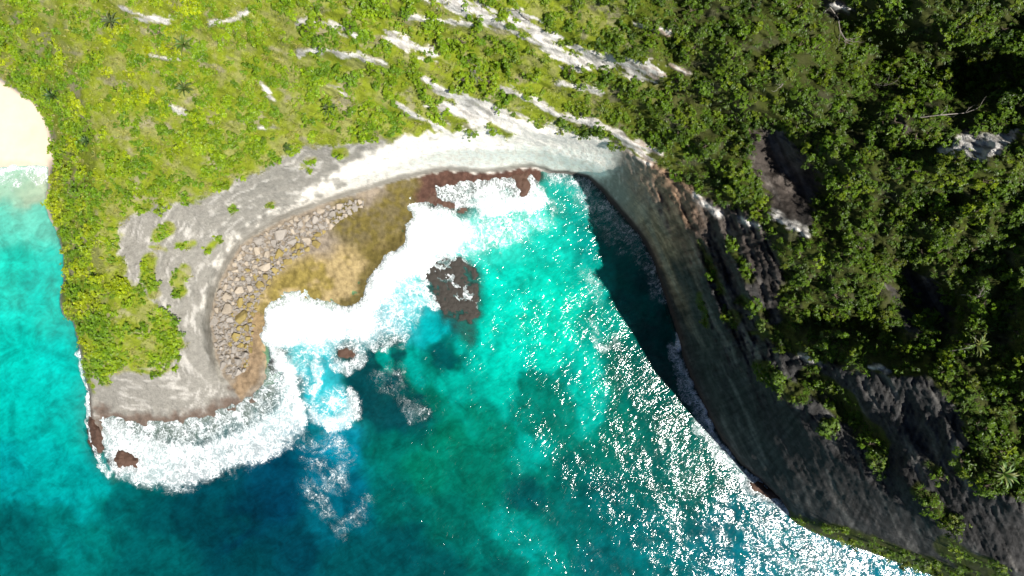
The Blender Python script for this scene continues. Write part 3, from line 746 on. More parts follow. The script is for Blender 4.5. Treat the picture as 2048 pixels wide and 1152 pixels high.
attr_c(sea_me, "body", np.clip((lambda w_: w_ * (1 - 0.10 * sstep(w_[:, 1:2], 0.2, 0.6)))(WCOL.reshape(-1, 3)[used] * np.array([1.0, 1.0, 1.0])) * (lambda b_: np.stack([np.ones_like(b_), 1 + 0.10 * b_, 1 - 0.16 * b_], -1))(1 - sstep(WCOL.reshape(-1, 3)[used][:, 1], 0.08, 0.3)), 0, 1))
attr_f(sea_me, "foam", FOAM.reshape(-1)[used])
SURF = [(150, 850), (186, 815), (240, 838), (330, 846), (400, 836), (460, 815), (515, 780), (530, 720), (520, 660), (533, 622), (578, 595), (640, 597), (690, 614), (735, 606), (736, 570), (770, 521), (806, 490), (826, 445), (838, 408), (880, 390), (960, 366), (1060, 350), (1130, 345), (1175, 352), (1200, 378), (1240, 425), (1280, 470), (1305, 515), (1320, 565), (1340, 620), (1355, 670), (1370, 730), (1398, 792), (1436, 868), (1476, 922), (1524, 962), (1562, 996)]
swx, swy = SU + 7 * fbm(SU / 20, SV / 20, 3, 291), SV + 7 * fbm(SU / 20, SV / 20, 3, 292)
attr_f(sea_me, "along", (along_line(swx, swy, SURF) * CAM_H / FOC).reshape(-1)[used])
attr_f(sea_me, "offshore", (dist_line(swx, swy, SURF) * CAM_H / FOC).reshape(-1)[used])
attr_f(sea_me, "depth", DEPTH.reshape(-1)[used])


def make_sea():
    m = NT("sea_water")
    pos = m.n("ShaderNodeNewGeometry").outputs["Position"]
    body, foam, depth = m.attr("body").outputs["Color"], m.attr("foam").outputs["Fac"], m.attr("depth").outputs["Fac"]
    # wind ripples and chop
    mp = m.n("ShaderNodeVectorRotate", {"Vector": pos, "Angle": math.radians(-33)}, rotation_type='Z_AXIS').outputs[0]
    mp = m.n("ShaderNodeVectorMath", {0: mp, 1: (0.55, 1.35, 1.0)}, operation='MULTIPLY').outputs[0]
    c1 = m.noise(mp, 0.72, 2.0, 0.5, 0.6).outputs["Fac"]
    c2 = m.noise(mp, 1.9, 2.0, 0.5, 0.5).outputs["Fac"]
    c3 = m.noise(pos, 0.09, 2, 0.5).outputs["Fac"]
    hgt = m.math('ADD', m.math('MULTIPLY', c1, 1.7), m.math('MULTIPLY', c2, 0.5))
    gust = m.ramp(m.noise(pos, 0.045, 3, 0.6).outputs["Fac"], 0.35, 0.65, 0.55, 1.15)
    hgt = m.math('ADD', m.math('MULTIPLY', hgt, gust), m.math('MULTIPLY', c3, 5.0))
    wavn = m.n("ShaderNodeBump", {"Height": hgt, "Strength": 1.0, "Distance": 0.148}).outputs[0]
    # water body over the sea floor
    k = m.math('SUBTRACT', 1.0, m.math('POWER', 2.718, m.math('MULTIPLY', depth, -0.75)))
    alpha = m.math('MAXIMUM', m.math('MULTIPLY', k, 1.0), 0.0, clamp=True)
    ripple = m.ramp(c1, 0.3, 0.7, 0.9, 1.08)
    mot = m.noise(pos, 0.16, 7, 0.66, 0.8).outputs["Fac"]
    fine = m.noise(pos, 0.55, 4, 0.6, 0.6).outputs["Fac"]
    ripple = m.math('MULTIPLY', ripple, m.math('MULTIPLY', m.ramp(mot, 0.32, 0.62, 0.72, 1.16), m.ramp(fine, 0.3, 0.7, 0.9, 1.1)))  # ripple shading and caustic mottling painted into the body colour
    rc = m.n("ShaderNodeCombineXYZ", {0: ripple, 1: ripple, 2: ripple}).outputs[0]
    bcol = m.mix(1.0, m.mix(1.0, body, rc, 'MULTIPLY'), (0.70, 0.70, 0.70, 1), 'MULTIPLY')
    dif = m.n("ShaderNodeBsdfDiffuse", {"Color": bcol}).outputs[0]
    trn = m.n("ShaderNodeBsdfTransparent", {"Color": (0.62, 0.95, 0.93, 1)}).outputs[0]
    water = m.n("ShaderNodeMixShader", {0: alpha, 1: trn, 2: dif}).outputs[0]
    fr = m.n("ShaderNodeFresnel", {"IOR": 1.333, "Normal": wavn}).outputs[0]
    gl = m.n("ShaderNodeBsdfGlossy", {"Color": (1, 1, 1, 1), "Roughness": 0.10, "Normal": wavn}).outputs[0]
    water = m.n("ShaderNodeMixShader", {0: fr, 1: water, 2: gl}).outputs[0]
    # foam lace
    wn1 = m.noise(pos, 0.22, 4, 0.6)
    warp = m.n("ShaderNodeVectorMath", {0: wn1.outputs["Color"], 1: (0.5, 0.5, 0.5)}, operation='SUBTRACT').outputs[0]
    warp = m.n("ShaderNodeVectorMath", {0: warp, "Scale": 7.0}, operation='SCALE').outputs[0]
    wn2 = m.noise(pos, 1.1, 3, 0.6)
    warp2 = m.n("ShaderNodeVectorMath", {0: wn2.outputs["Color"], 1: (0.5, 0.5, 0.5)}, operation='SUBTRACT').outputs[0]
    warp2 = m.n("ShaderNodeVectorMath", {0: warp2, "Scale": 1.6}, operation='SCALE').outputs[0]
    wp = m.n("ShaderNodeVectorMath", {0: pos, 1: warp}, operation='ADD').outputs[0]
    wp = m.n("ShaderNodeVectorMath", {0: wp, 1: warp2}, operation='ADD').outputs[0]
    def strands(scale, seed):
        sh = m.n("ShaderNodeVectorMath", {0: wp, 1: (seed, seed * 0.7, 0)}, operation='ADD').outputs[0]
        nn = m.noise(sh, scale, 3, 0.55, 0.6).outputs["Fac"]
        return m.math('ABSOLUTE', m.math('SUBTRACT', nn, 0.5))
    s1, s2, s3 = strands(0.16, 3.0), strands(0.38, 17.0), strands(0.85, 31.0)
    sa, so = m.attr("along").outputs["Fac"], m.attr("offshore").outputs["Fac"]
    sv_ = m.n("ShaderNodeCombineXYZ", {0: m.math('MULTIPLY', sa, 0.8), 1: m.math('MULTIPLY', so, 0.22), 2: 0.0}).outputs[0]
    sv_ = m.n("ShaderNodeVectorMath", {0: sv_, 1: m.n("ShaderNodeVectorMath", {0: warp, "Scale": 0.16}, operation='SCALE').outputs[0]}, operation='ADD').outputs[0]
    streak = m.noise(sv_, 0.9, 5, 0.65, 0.4).outputs["Fac"]
    near = m.ramp(so, 14.0, 24.0, 0.62, 0.0)
    iso = m.noise(pos, 0.17, 6, 0.72, 1.2).outputs["Fac"]
    patch = m.n("ShaderNodeMix", {0: near, 2: iso, 3: streak}).outputs[0]
    hair = m.math('ABSOLUTE', m.math('SUBTRACT', m.noise(sv_, 1.7, 3, 0.6, 0.5).outputs["Fac"], 0.5))
    hair = m.math('ADD', hair, m.math('MULTIPLY', m.ramp(so, 10.0, 22.0), 1.0))
    fe = m.math('ADD', foam, m.math('MULTIPLY', m.math('SUBTRACT', patch, 0.5), m.math('MULTIPLY', m.ramp(foam, 0.05, 0.4), 1.7)))
    def lace_of(d, start, width):
        w_ = m.math('ADD', m.math('MULTIPLY', m.math('MAXIMUM', m.math('SUBTRACT', fe, start), 0.0), width), 0.004)
        return m.ramp(m.math('DIVIDE', d, w_), 0.15, 1.0, 1.0, 0.0)
    lace = m.math('MAXIMUM', lace_of(s1, 0.12, 0.04), m.math('MULTIPLY', lace_of(s2, 0.25, 0.06), 0.95))
    lace = m.math('MAXIMUM', lace, m.math('MULTIPLY', lace_of(s3, 0.42, 0.065), 0.8))
    lace = m.math('MAXIMUM', lace, m.math('MULTIPLY', lace_of(hair, 0.3, 0.062), 0.9))
    lace = m.math('MULTIPLY', lace, m.ramp(fe, 0.12, 0.55))
    solid = m.math('MULTIPLY', m.ramp(fe, 0.88, 1.5), m.ramp(streak, 0.25, 0.6, 0.86, 1.0))
    veil = m.math('MULTIPLY', m.ramp(fe, 0.2, 1.0), 0.38)
    ff = m.math('MAXIMUM', m.math('MAXIMUM', lace, solid), veil)
    fb = m.n("ShaderNodeBump", {"Height": m.noise(pos, 1.4, 4, 0.6).outputs["Fac"], "Strength": 0.5, "Distance": 0.5}).outputs[0]
    fd = m.n("ShaderNodeBsdfDiffuse", {"Color": (0.77, 0.83, 0.86, 1), "Normal": fb}).outputs[0]
    return m.surf(m.n("ShaderNodeMixShader", {0: ff, 1: water, 2: fd}).outputs[0])


link("sea", sea_me, make_sea(), kind="structure", label="turquoise to deep teal sea with white surf and sun glitter")

# ------------------------------------------------------------------ rocks standing in the surf
for (outline, top, soft, rough, foot_, seed, mat, label) in SEA_ROCKS:
    us, vs = [p_[0] for p_ in outline], [p_[1] for p_ in outline]
    gu, gv = np.meshgrid(np.arange(min(us) - 16, max(us) + 17, 2.2), np.arange(min(vs) - 16, max(vs) + 17, 2.2))
    z, d = rock_height(gu, gv, outline, top, soft, rough, foot_, seed)
    x, y = unproject(gu, gv, z)
    n0, n1 = gu.shape
    ii = np.arange(n0 * n1).reshape(n0, n1)
    q = np.stack([ii[:-1, :-1], ii[1:, :-1], ii[1:, 1:], ii[:-1, 1:]], -1).reshape(-1, 4)
    q = q[d.reshape(-1)[q].max(1) > -13]
    us_ = np.unique(q)
    rm = np.full(n0 * n1, -1, np.int64)
    rm[us_] = np.arange(len(us_))
    p3 = np.stack([x, y, z], -1).reshape(-1, 3)[us_]
    org = np.array([p3[:, 0].mean(), p3[:, 1].mean(), 0.0])
    o = link("sea_rock", mesh_np("sea_rock", p3 - org, rm[q]), {"reef": MAT_REEF, "red": MAT_REDROCK}[mat], label=label, cat="rock", group="rocks in the surf")
    o.location = org

# ------------------------------------------------------------------ boulders under the cove cliff
def hull_mesh(name, seed, flat, bevel=True):
    r = random.Random(seed)
    bm = bmesh.new()
    for _ in range(15):
        a, z = r.uniform(0, 2 * math.pi), r.uniform(-1, 1)
        k = r.uniform(0.85, 1.1) * (1 - abs(z) ** 4 * 0.25)
        x, y = math.cos(a), math.sin(a)
        m_ = max(abs(x), abs(y)) ** 0.5
        bm.verts.new((x * k / m_, y * k * 0.82 / m_, z * flat))
    bmesh.ops.convex_hull(bm, input=bm.verts[:])
    bmesh.ops.delete(bm, geom=[v_ for v_ in bm.verts if not v_.link_faces], context='VERTS')
    if bevel:
        bmesh.ops.bevel(bm, geom=bm.edges[:], offset=0.07, segments=1, affect='EDGES')
    bmesh.ops.triangulate(bm, faces=bm.faces[:])
    me = bpy.data.meshes.new(name)
    bm.to_mesh(me)
    bm.free()
    return me


B_MESH = [[hull_mesh("boulder", 40 + k, 0.55 + 0.06 * (k % 4)) for k in range(7)] for _ in MAT_BOULDER]
for row, mt in zip(B_MESH, MAT_BOULDER):
    for me in row:
        me.materials.append(mt)
FIELD = [(428, 690), (424, 640), (431, 592), (446, 556), (484, 494), (524, 467), (563, 446), (655, 411), (722, 396), (735, 408), (690, 440), (655, 462), (640, 488), (590, 520), (560, 548), (530, 585), (512, 630), (506, 690), (500, 735), (468, 760), (444, 745)]
bu, bv = RNG.uniform(420, 740, 60000), RNG.uniform(390, 765, 60000)
ok = sdf(bu, bv, FIELD) > 3
bu, bv = bu[ok], bv[ok]
placed = []
bh_all = land_h(bu, bv)
for rad, tries in ((13.5, 4), (10.5, 26), (8.4, 110), (6.8, 700), (5.6, 12000)):
    n_ = 0
    for i in range(len(bu)):
        if n_ > tries or len(placed) >= 296:
            break
        n_ += 1
        j = random.randrange(len(bu))
        a, b = bu[j], bv[j]
        rr = rad * random.uniform(0.72, 1.15)
        if all((a - q[0]) ** 2 + (b - q[1]) ** 2 > (0.90 * (rr + q[2])) ** 2 for q in placed):
            placed.append((a, b, rr, bh_all[j]))
inner_d = dist_line(np.array([q[0] for q in placed]), np.array([q[1] for q in placed]), base)
for (a, b, rr, hh), dd in zip(placed, inner_d):
    olive = dd > 48 + random.uniform(-22, 30)
    t = 2 if olive else (1 if random.random() < 0.42 or b > 640 else 0)
    me = random.choice(B_MESH[t])
    size = "large" if rr > 11 else ("middling" if rr > 7.4 else "small")
    colr = ("tan", "grey", "olive algae-topped")[t]
    place = "under the pale cliff foot" if dd < 26 else ("out on the rock platform" if dd > 55 else "amid the boulder field")
    end = "at its southern end" if b > 660 else ("at its northern end" if b < 470 else "at its middle bend")
    o = link("boulder", me, label=f"{size} {colr} angular boulder {place}, {end}", cat="boulder", group="boulders fallen below the cove cliff")
    k = rr * (CAM_H - hh) / FOC
    x, y = unproject(a, b, hh + 0.2 * k)
    o.location = (x, y, hh + 0.2 * k)
    o.rotation_euler = (random.uniform(-0.3, 0.3), random.uniform(-0.3, 0.3), random.uniform(0, 6.28))
    o.scale = (k * random.uniform(0.9, 1.15), k * random.uniform(0.85, 1.1), k * random.uniform(0.8, 1.2))

# small rubble wedged between the boulders
RV, RF, off_ = [], [], 0
rub = hull_mesh("rubble", 77, 0.8, False)
rv0 = np.array([v_.co[:] for v_ in rub.vertices])
rf0 = np.array([p_.vertices[:] for p_ in rub.polygons])
sel_ = RNG.integers(0, len(bu), 1500)
for j in sel_:
    k = RNG.uniform(1.6, 4.0) * (CAM_H - bh_all[j]) / FOC
    x, y = unproject(bu[j], bv[j], bh_all[j])
    a = RNG.uniform(0, 6.28)
    R_ = np.array(Matrix.Rotation(a, 3, Vector((RNG.normal(), RNG.normal(), 1.5)).normalized()))
    RV.append(rv0 @ R_.T * k * np.array([RNG.uniform(0.8, 1.3), 1, 1]) + np.array([x, y, bh_all[j] + 0.1]))
    RF.append(rf0 + off_)
    off_ += len(rv0)
link("rubble", mesh_np("rubble", np.concatenate(RV), np.concatenate(RF), smooth=False), MAT_BOULDER[1], kind="stuff", label="loose tan rubble wedged between the fallen boulders")

# ------------------------------------------------------------------ foliage
def leaf_quads(rng, n_ros, leaves, rad, height, leaf, droop=0.3):
    """rosettes of leaves over a lumpy dome; returns verts, quads, tone"""
    vs, fs, tn = [], [], []
    lob = [(rng.uniform(-0.75, 0.75) * rad, rng.uniform(-0.75, 0.75) * rad, rng.uniform(0.2, 0.62), rng.uniform(0.5, 1.5)) for _ in range(6)]
    for _ in range(n_ros):
        lx, ly, lr, lh = lob[rng.integers(6)]
        a, e = rng.uniform(0, 2 * math.pi), math.asin(rng.uniform(0.0, 1.0))
        rr = rad * lr * rng.uniform(0.6, 1.2)
        nrm = np.array([math.cos(a) * math.cos(e), math.sin(a) * math.cos(e), math.sin(e)])
        c = np.array([lx, ly, 0]) + nrm * np.array([rr, rr, height * lh * rng.uniform(0.55, 1.15)])
        ax = nrm + np.array([0, 0, 0.7])
        ax /= np.linalg.norm(ax)
        t1 = np.cross(ax, [0.3, 0.9, 0.1])
        t1 /= np.linalg.norm(t1)
        t2 = np.cross(ax, t1)
        tone = rng.uniform(0.0, 1.0)
        off = rng.uniform(0, 6.28)
        for k in range(leaves):
            th = off + k * 2 * math.pi / leaves + rng.uniform(-0.35, 0.35)
            d = (t1 * math.cos(th) + t2 * math.sin(th))
            L = leaf * rng.uniform(0.7, 1.25)
            W = L * 0.27
            s = np.cross(ax, d)
            up = rng.uniform(-droop, 0.65)
            mid = c + d * L * 0.55 + ax * L * 0.4 * up
            tip = c + d * L + ax * L * (0.5 * up - 0.15)
            b_ = len(vs)
            vs += [c, mid + s * W, tip, mid - s * W]
            fs.append((b_, b_ + 1, b_ + 2, b_ + 3))
            tn += [min(1, max(0, tone * 0.6 + rng.uniform(0, 0.4)))] * 4
    return np.array(vs), np.array(fs), np.array(tn)


SHRUB_T = [leaf_quads(np.random.default_rng(500 + k), 28, 6, 1.0, 0.75, 0.29) for k in range(8)]       # unit-radius shrubs for the mass
FINE_T = [leaf_quads(np.random.default_rng(520 + k), 54, 6, 1.0, 0.85, 0.22) for k in range(8)]        # finer ones for single shrubs


def tuft(rng):
    vs, fs, tn = [], [], []
    for _ in range(15):
        a = rng.uniform(0, 6.28)
        L = rng.uniform(0.6, 1.15)
        d = np.array([math.cos(a), math.sin(a), 0])
        s = np.array([-d[1], d[0], 0]) * 0.03
        p0 = d * rng.uniform(0, 0.25)
        p1 = p0 + d * L * 0.55 + np.array([0, 0, L * 0.5])
        p2 = p0 + d * L * 1.05 + np.array([0, 0, L * 0.3])
        b_ = len(vs)
        vs += [p0 - s, p0 + s, p1 + s * 1.6, p1 - s * 1.6, p2]
        fs += [(b_, b_ + 1, b_ + 2, b_ + 3), (b_ + 3, b_ + 2, b_ + 4, b_ + 4)]
        tn += [rng.uniform(0.1, 1)] * 5
    fs = [f if f[2] != f[3] else (f[0], f[1], f[2], f[2]) for f in fs]
    return np.array(vs), np.array(fs), np.array(tn)


def tuft_tris(t):
    v_, f_, n_ = t
    tr = []
    for f in f_:
        if f[2] == f[3]:
            tr.append((f[0], f[1], f[2]))
        else:
            tr += [(f[0], f[1], f[2]), (f[0], f[2], f[3])]
    return v_, np.array(tr), n_


TUFT_T = [tuft_tris(tuft(np.random.default_rng(540 + k))) for k in range(6)]


def scatter(templates, pos, rad, zs, tint, name, label, mat):
    """many small plants that nobody could count, joined into one mesh of kind stuff"""
    VS, FS, TN, TI = [], [], [], []
    off = 0
    pick = RNG.integers(0, len(templates), len(pos))
    ang = RNG.uniform(0, 6.28, len(pos))
    lean = RNG.normal(0, 0.18, (len(pos), 2))
    for k, (tv, tf, tt) in enumerate(templates):
        sel = np.where(pick == k)[0]
        if not len(sel):
            continue
        ca, sa = np.cos(ang[sel])[:, None], np.sin(ang[sel])[:, None]
        lx = tv[None, :, 0] * rad[sel, None]
        ly = tv[None, :, 1] * rad[sel, None]
        lz = tv[None, :, 2] * (rad * zs)[sel, None]
        x = lx * ca - ly * sa + lean[sel, 0:1] * lz
        y = lx * sa + ly * ca + lean[sel, 1:2] * lz
        P3 = np.stack([x + pos[sel, 0:1], y + pos[sel, 1:2], lz + pos[sel, 2:3]], -1).reshape(-1, 3)
        n = tv.shape[0]
        F3 = (tf[None] + (np.arange(len(sel)) * n)[:, None, None]).reshape(-1, tf.shape[1]) + off
        off += len(P3)
        VS.append(P3)
        FS.append(F3)
        TN.append(np.tile(tt, len(sel)))
        TI.append(np.repeat(tint[sel], n, 0))
    me = mesh_np(name, np.concatenate(VS), np.concatenate(FS), smooth=False)
    attr_f(me, "leaf_tone", np.concatenate(TN))
    attr_c(me, "tint", np.concatenate(TI))
    return link(name, me, mat, kind="stuff", label=label)


def tint_for(u, v, rng_n):
    """leaf colour by place and species"""
    f = fbm(u / 45, v / 45, 3, 401)
    g = fbm(u / 120, v / 120, 2, 411)
    yel, grn, drk, mid = np.array([.33, .385, .006]), np.array([.12, .23, .008]), np.array([.04, .085, .008]), np.array([.205, .315, .008])
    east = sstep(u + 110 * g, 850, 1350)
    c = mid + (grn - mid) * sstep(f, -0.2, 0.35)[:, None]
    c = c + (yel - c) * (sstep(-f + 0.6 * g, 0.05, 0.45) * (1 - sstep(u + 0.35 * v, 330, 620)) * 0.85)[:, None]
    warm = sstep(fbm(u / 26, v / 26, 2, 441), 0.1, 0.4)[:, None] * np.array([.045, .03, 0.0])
    e_ = warm + grn * 0.6 + (drk * 0.7 - grn * 0.6) * sstep(rng_n, 0.45, 1.0)[:, None]  # darker eastern tints paint in the shaded slope
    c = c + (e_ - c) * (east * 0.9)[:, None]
    return c * (0.8 + 0.4 * RNG.uniform(0, 1, len(u)))[:, None]


# candidate sites, spread evenly on the ground
N = 90000
cu, cv = RNG.uniform(-200, 2250, N), RNG.uniform(-130, 1260, N)
ch = land_h(cu, cv)
cveg = veg_mask(cu, cv, base_h(cu, cv))
west_edge = sstep(95 - dist_line(cu, cv, [(0, 150), (70, 195), (105, 280)] + foot[:13]), 0, 40)
bushy = fbm(cu / 60, cv / 60, 4, 421)
east = sstep(cu, 1000, 1350)
area = ((CAM_H - ch) / 165.0) ** 2
d_bush = cveg * area * np.clip(0.50 + 1.5 * bushy + 0.30 * east + 0.9 * west_edge, 0.03, 1.6)
take = RNG.uniform(0, 1, N) < d_bush * (0.33 - 0.12 * east)
su_, sv_, sh_ = cu[take], cv[take], ch[take]
east_s = east[take]
srad = RNG.uniform(0.7, 1.7, len(su_)) ** 1.0 * RNG.choice([0.75, 1.0, 1.15], len(su_))
tone_n = RNG.uniform(0, 1, len(su_))
stint = tint_for(su_, sv_, tone_n)
sx_, sy_ = unproject(su_, sv_, sh_)
in_frame = (su_ > 10) & (su_ < 2040) & (sv_ > 8) & (sv_ < 1145)
app = srad / (CAM_H - sh_) * in_frame
order = np.argsort(-app)
single = np.zeros(len(su_), bool)
single[order[:270]] = True
mass = ~single
spos = np.stack([sx_, sy_, sh_ - 0.15], -1)
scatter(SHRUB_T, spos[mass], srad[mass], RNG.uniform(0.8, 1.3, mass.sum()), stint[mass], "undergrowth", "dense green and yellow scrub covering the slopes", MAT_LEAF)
# dry grass between
d_gr = np.clip(cveg, 0, 1) * area * np.clip(0.85 - 0.5 * bushy, 0.2, 1.2)
gt = RNG.uniform(0, 1, N) < d_gr * 0.34
gu_, gv_, gh_ = cu[gt] + 3, cv[gt] + 2, None
gh_ = land_h(gu_, gv_)
gx_, gy_ = unproject(gu_, gv_, gh_)
gf = fbm(gu_ / 50, gv_ / 50, 3, 431)
gtint = np.array([.30, .29, .08]) + (np.array([.21, .27, .02]) - np.array([.30, .29, .08])) * sstep(gf + 0.8 * sstep(gu_, 700, 1400), -0.3, 0.4)[:, None]
gtint = gtint * (0.75 + 0.5 * RNG.uniform(0, 1, len(gu_)))[:, None] * (1 - 0.5 * sstep(gu_, 1050, 1450)[:, None] * np.array([1.25, 0.85, 1.0]))  # grass darkened eastward, the same slope shade put into its tint
scatter(TUFT_T, np.stack([gx_, gy_, gh_ - 0.05], -1), RNG.uniform(0.55, 1.0, len(gu_)), RNG.uniform(0.6, 1.0, len(gu_)), gtint, "grass", "tufts of dry yellow green grass between the shrubs", MAT_LEAF)

# single shrubs: crown and stems
def tubes(segs, name, sides=5):
    """tapered tubes; segs = [(p0, p1, r0, r1)]"""
    vs, fs = [], []
    for p0, p1, r0, r1 in segs:
        p0, p1 = np.array(p0, float), np.array(p1, float)
        d = p1 - p0
        d /= np.linalg.norm(d) + 1e-9
        a = np.cross(d, [0.31, 0.7, 0.64])
        a /= np.linalg.norm(a) + 1e-9
        b = np.cross(d, a)
        k0 = len(vs)
        for p_, r_ in ((p0, r0), (p1, r1)):
            for i in range(sides):
                t = 2 * math.pi * i / sides
                vs.append(p_ + r_ * (a * math.cos(t) + b * math.sin(t)))
        for i in range(sides):
            j = (i + 1) % sides
            fs.append((k0 + i, k0 + j, k0 + sides + j, k0 + sides + i))
    return mesh_np(name, np.array(vs), np.array(fs))


CROWN_ME, TRUNK_ME = [], []
for k, (tv, tf, tt) in enumerate(FINE_T):
    me = mesh_np("crown", tv + np.array([0, 0, 0.25]), tf, smooth=False)
    attr_f(me, "leaf_tone", tt)
    me.materials.append(MAT_LEAF_OBJ)
    CROWN_ME.append(me)
    r = random.Random(600 + k)
    segs = [((0, 0, -0.4), (0.03, 0.02, 0.4), 0.09, 0.07)]
    for i in range(5):
        a = r.uniform(0, 6.28)
        e = (0.45 * math.cos(a), 0.45 * math.sin(a), r.uniform(0.6, 0.9))
        segs.append(((0.03, 0.02, 0.35), e, 0.06, 0.02))
    me = tubes(segs, "trunk")
    me.materials.append(MAT_BARK)
    TRUNK_ME.append(me)


def shrub(u, v, rad, tint, label, group=None, zs=1.0, h=None, name="shrub"):
    hh = float(land_h(np.array([u], float), np.array([v], float))[0]) if h is None else float(h)
    x, y = unproject(u, v, hh)
    root = link(name, None, label=label, cat="shrub", group=group)
    root.location = (x, y, hh - 0.1)
    root.rotation_euler = (random.uniform(-0.15, 0.15), random.uniform(-0.15, 0.15), random.uniform(0, 6.28))
    root.scale = (rad, rad, rad * zs)
    k = random.randrange(len(CROWN_ME))
    c = link("crown", CROWN_ME[k], parent=root)
    c["tint"] = [float(t) for t in tint]
    link("trunk", TRUNK_ME[k], parent=root)
    return root


MARKS = [
    (1300, 40, "by the small pale rib at the top"), (1400, 60, "on the grassy top slope right of the long limestone rib"), (1330, 150, "at the lower end of the long limestone rib"), (1420, 160, "on the bright slope between long rib and dark hollow"),
    (1500, 40, "on the top slope left of the black thicket"), (1560, 130, "at the lit western edge of the black thicket"), (1600, 40, "beside the long bleached dead tree at the top"), (1700, 110, "under the long bleached dead tree in the black thicket"),
    (1780, 60, "at the top of the black thicket"), (1780, 160, "by the spiky dead twigs in the black thicket"), (1880, 60, "in the top corner beyond the black thicket"), (1990, 50, "in the topmost right-hand corner of the slope"),
    (1880, 170, "above the bleached log on the right slope"), (1980, 180, "above the cream outcrop at the right edge"), (1380, 270, "above the shaded wall's bright rim"), (1450, 330, "left of the bare blue-grey hollow"), (1480, 220, "uphill of the bare blue-grey hollow"),
    (1600, 230, "at the upper tip of the bare blue-grey hollow"), (1680, 270, "between blue-grey hollow and narrow white rock"), (1680, 370, "at the right side of the bare blue-grey hollow"), (1770, 300, "just below the narrow white rock"), (1840, 330, "just left of the cream outcrop"),
    (1940, 350, "just below the cream outcrop"), (2010, 400, "at the right edge below the cream outcrop"), (1480, 420, "on the rim over the dark wall's top"), (1600, 490, "below the pale scar under the blue-grey hollow"), (1640, 530, "around the vivid lime-green shrub"),
    (1720, 460, "on the lit knoll in the middle of the right slope"), (1820, 450, "on the lit band above the bare gully"), (1920, 470, "on the lit band right of the bare gully's head"), (2010, 520, "at the right edge level with the bare gully"), (1700, 570, "on the knoll left of the bare gully"),
    (1930, 580, "by the crooked white dead bough"), (2010, 640, "at the right edge below the crooked dead bough"), (1640, 620, "in the dark dip above the cliff-face scrub"), (1740, 660, "below the foot of the bare gully"), (1830, 720, "on the brink left of the low dead bough"), (1920, 730, "under the low dead bough"),
    (2010, 760, "at the right edge below the low dead bough"), (1600, 690, "on the ledge above the cliff-face scrub strip"), (1700, 720, "on the cliff brink above the green strip"), (1960, 850, "on the brink right of the bare grey cliff band"), (2020, 920, "behind the long-fronded palm at the right edge"), (1960, 930, "beside the long-fronded palm on the brink"),
    (1560, 770, "in the cliff-face scrub strip over the dark wall"), (1690, 830, "in the green strip down the dark cliff face"), (1870, 1010, "in the scrub line on the lower dark cliff"), (1750, 1090, "on the sunlit green crest against the glittering sea"), (1930, 1120, "at the low end of the sunlit green crest"),
    (1150, 60, "just right of the long limestone rib's head"), (1060, 130, "below the long limestone rib"), (1200, 190, "between the long rib and the thin lower rib"), (1260, 230, "above the thin lower rib's right end"), (950, 80, "below the topmost white rib"), (1000, 10, "beside the topmost white rib"),
    (760, 30, "on the top slope left of the topmost white rib"), (880, 130, "around the grey bare dead shrub"), (760, 180, "on the green slope left of the white patch"), (600, 200, "on the middle of the sunny slope above the grey rock"), (450, 150, "on the dry upper slope"), (300, 80, "near the top left ribs"),
    (150, 80, "on the yellow ridge above the beach"), (200, 280, "on the ridge beside the beach corner"), (150, 450, "on the west lip over the turquoise bay"), (280, 680, "on the green cap of the headland tip"), (300, 350, "on the slope above the grey headland rock"),
]


def zone_words(u, v):
    return min(MARKS, key=lambda m_: (m_[0] - u) ** 2 + (m_[1] - v) ** 2)[2]


for i in order[:270]:
    b = stint[i].sum()
    look = "yellow-green" if stint[i][0] > 0.2 else ("dark green" if b < 0.15 else ("deep green" if b < 0.20 else "mid green"))
    sz = "broad" if srad[i] > 1.75 else ("spreading" if srad[i] > 1.6 else "rounded")
    shrub(su_[i], sv_[i], srad[i] * 1.05, stint[i] * 1.05, f"{sz} {look} leafy shrub {zone_words(su_[i], sv_[i])}", "leafy shrubs over the slopes", RNG.uniform(0.9, 1.5), sh_[i])
for (a, b, r_, t_, lab) in [
    (1655, 850, 2.0, (.12, .20, .03), "lone sunlit shrub clinging to the middle of the dark cliff face"),
    (1753, 922, 1.9, (.10, .15, .02), "shrub below the green strip on the dark cliff face"),
    (1462, 634, 1.5, (.12, .19, .03), "small sunlit shrub highest on the brown upper cliff wall"),
    (1526, 652, 1.4, (.11, .17, .025), "small shrub on the cliff ledge beside the pale scar"),
    (1560, 790, 1.8, (.12, .19, .025), "leafy shrub at the lower end of the cliff-face scrub strip"),
    (1640, 520, 2.2, (.22, .32, .015), "vivid lime-green shrub on the slope over the dark cliff"),
    (1120, 265, 0.9, (.2, .25, .02), "low green cushion on the white rock rim"),
    (540, 410, 1.0, (.2, .24, .02), "oval green cushion shrub on the pale cove cliff"),
    (466, 416, 0.8, (.16, .26, .02), "tiny green shrub on the grey cove slope"),
    (577, 296, 1.5, (.07, .13, .02), "dark round bush at the scrub edge above the grey rock"),
    (1900, 1035, 1.6, (.13, .17, .02), "shrub at the foot of the scrub line on the lower cliff"),
]:
    shrub(a, b, r_, t_, lab)

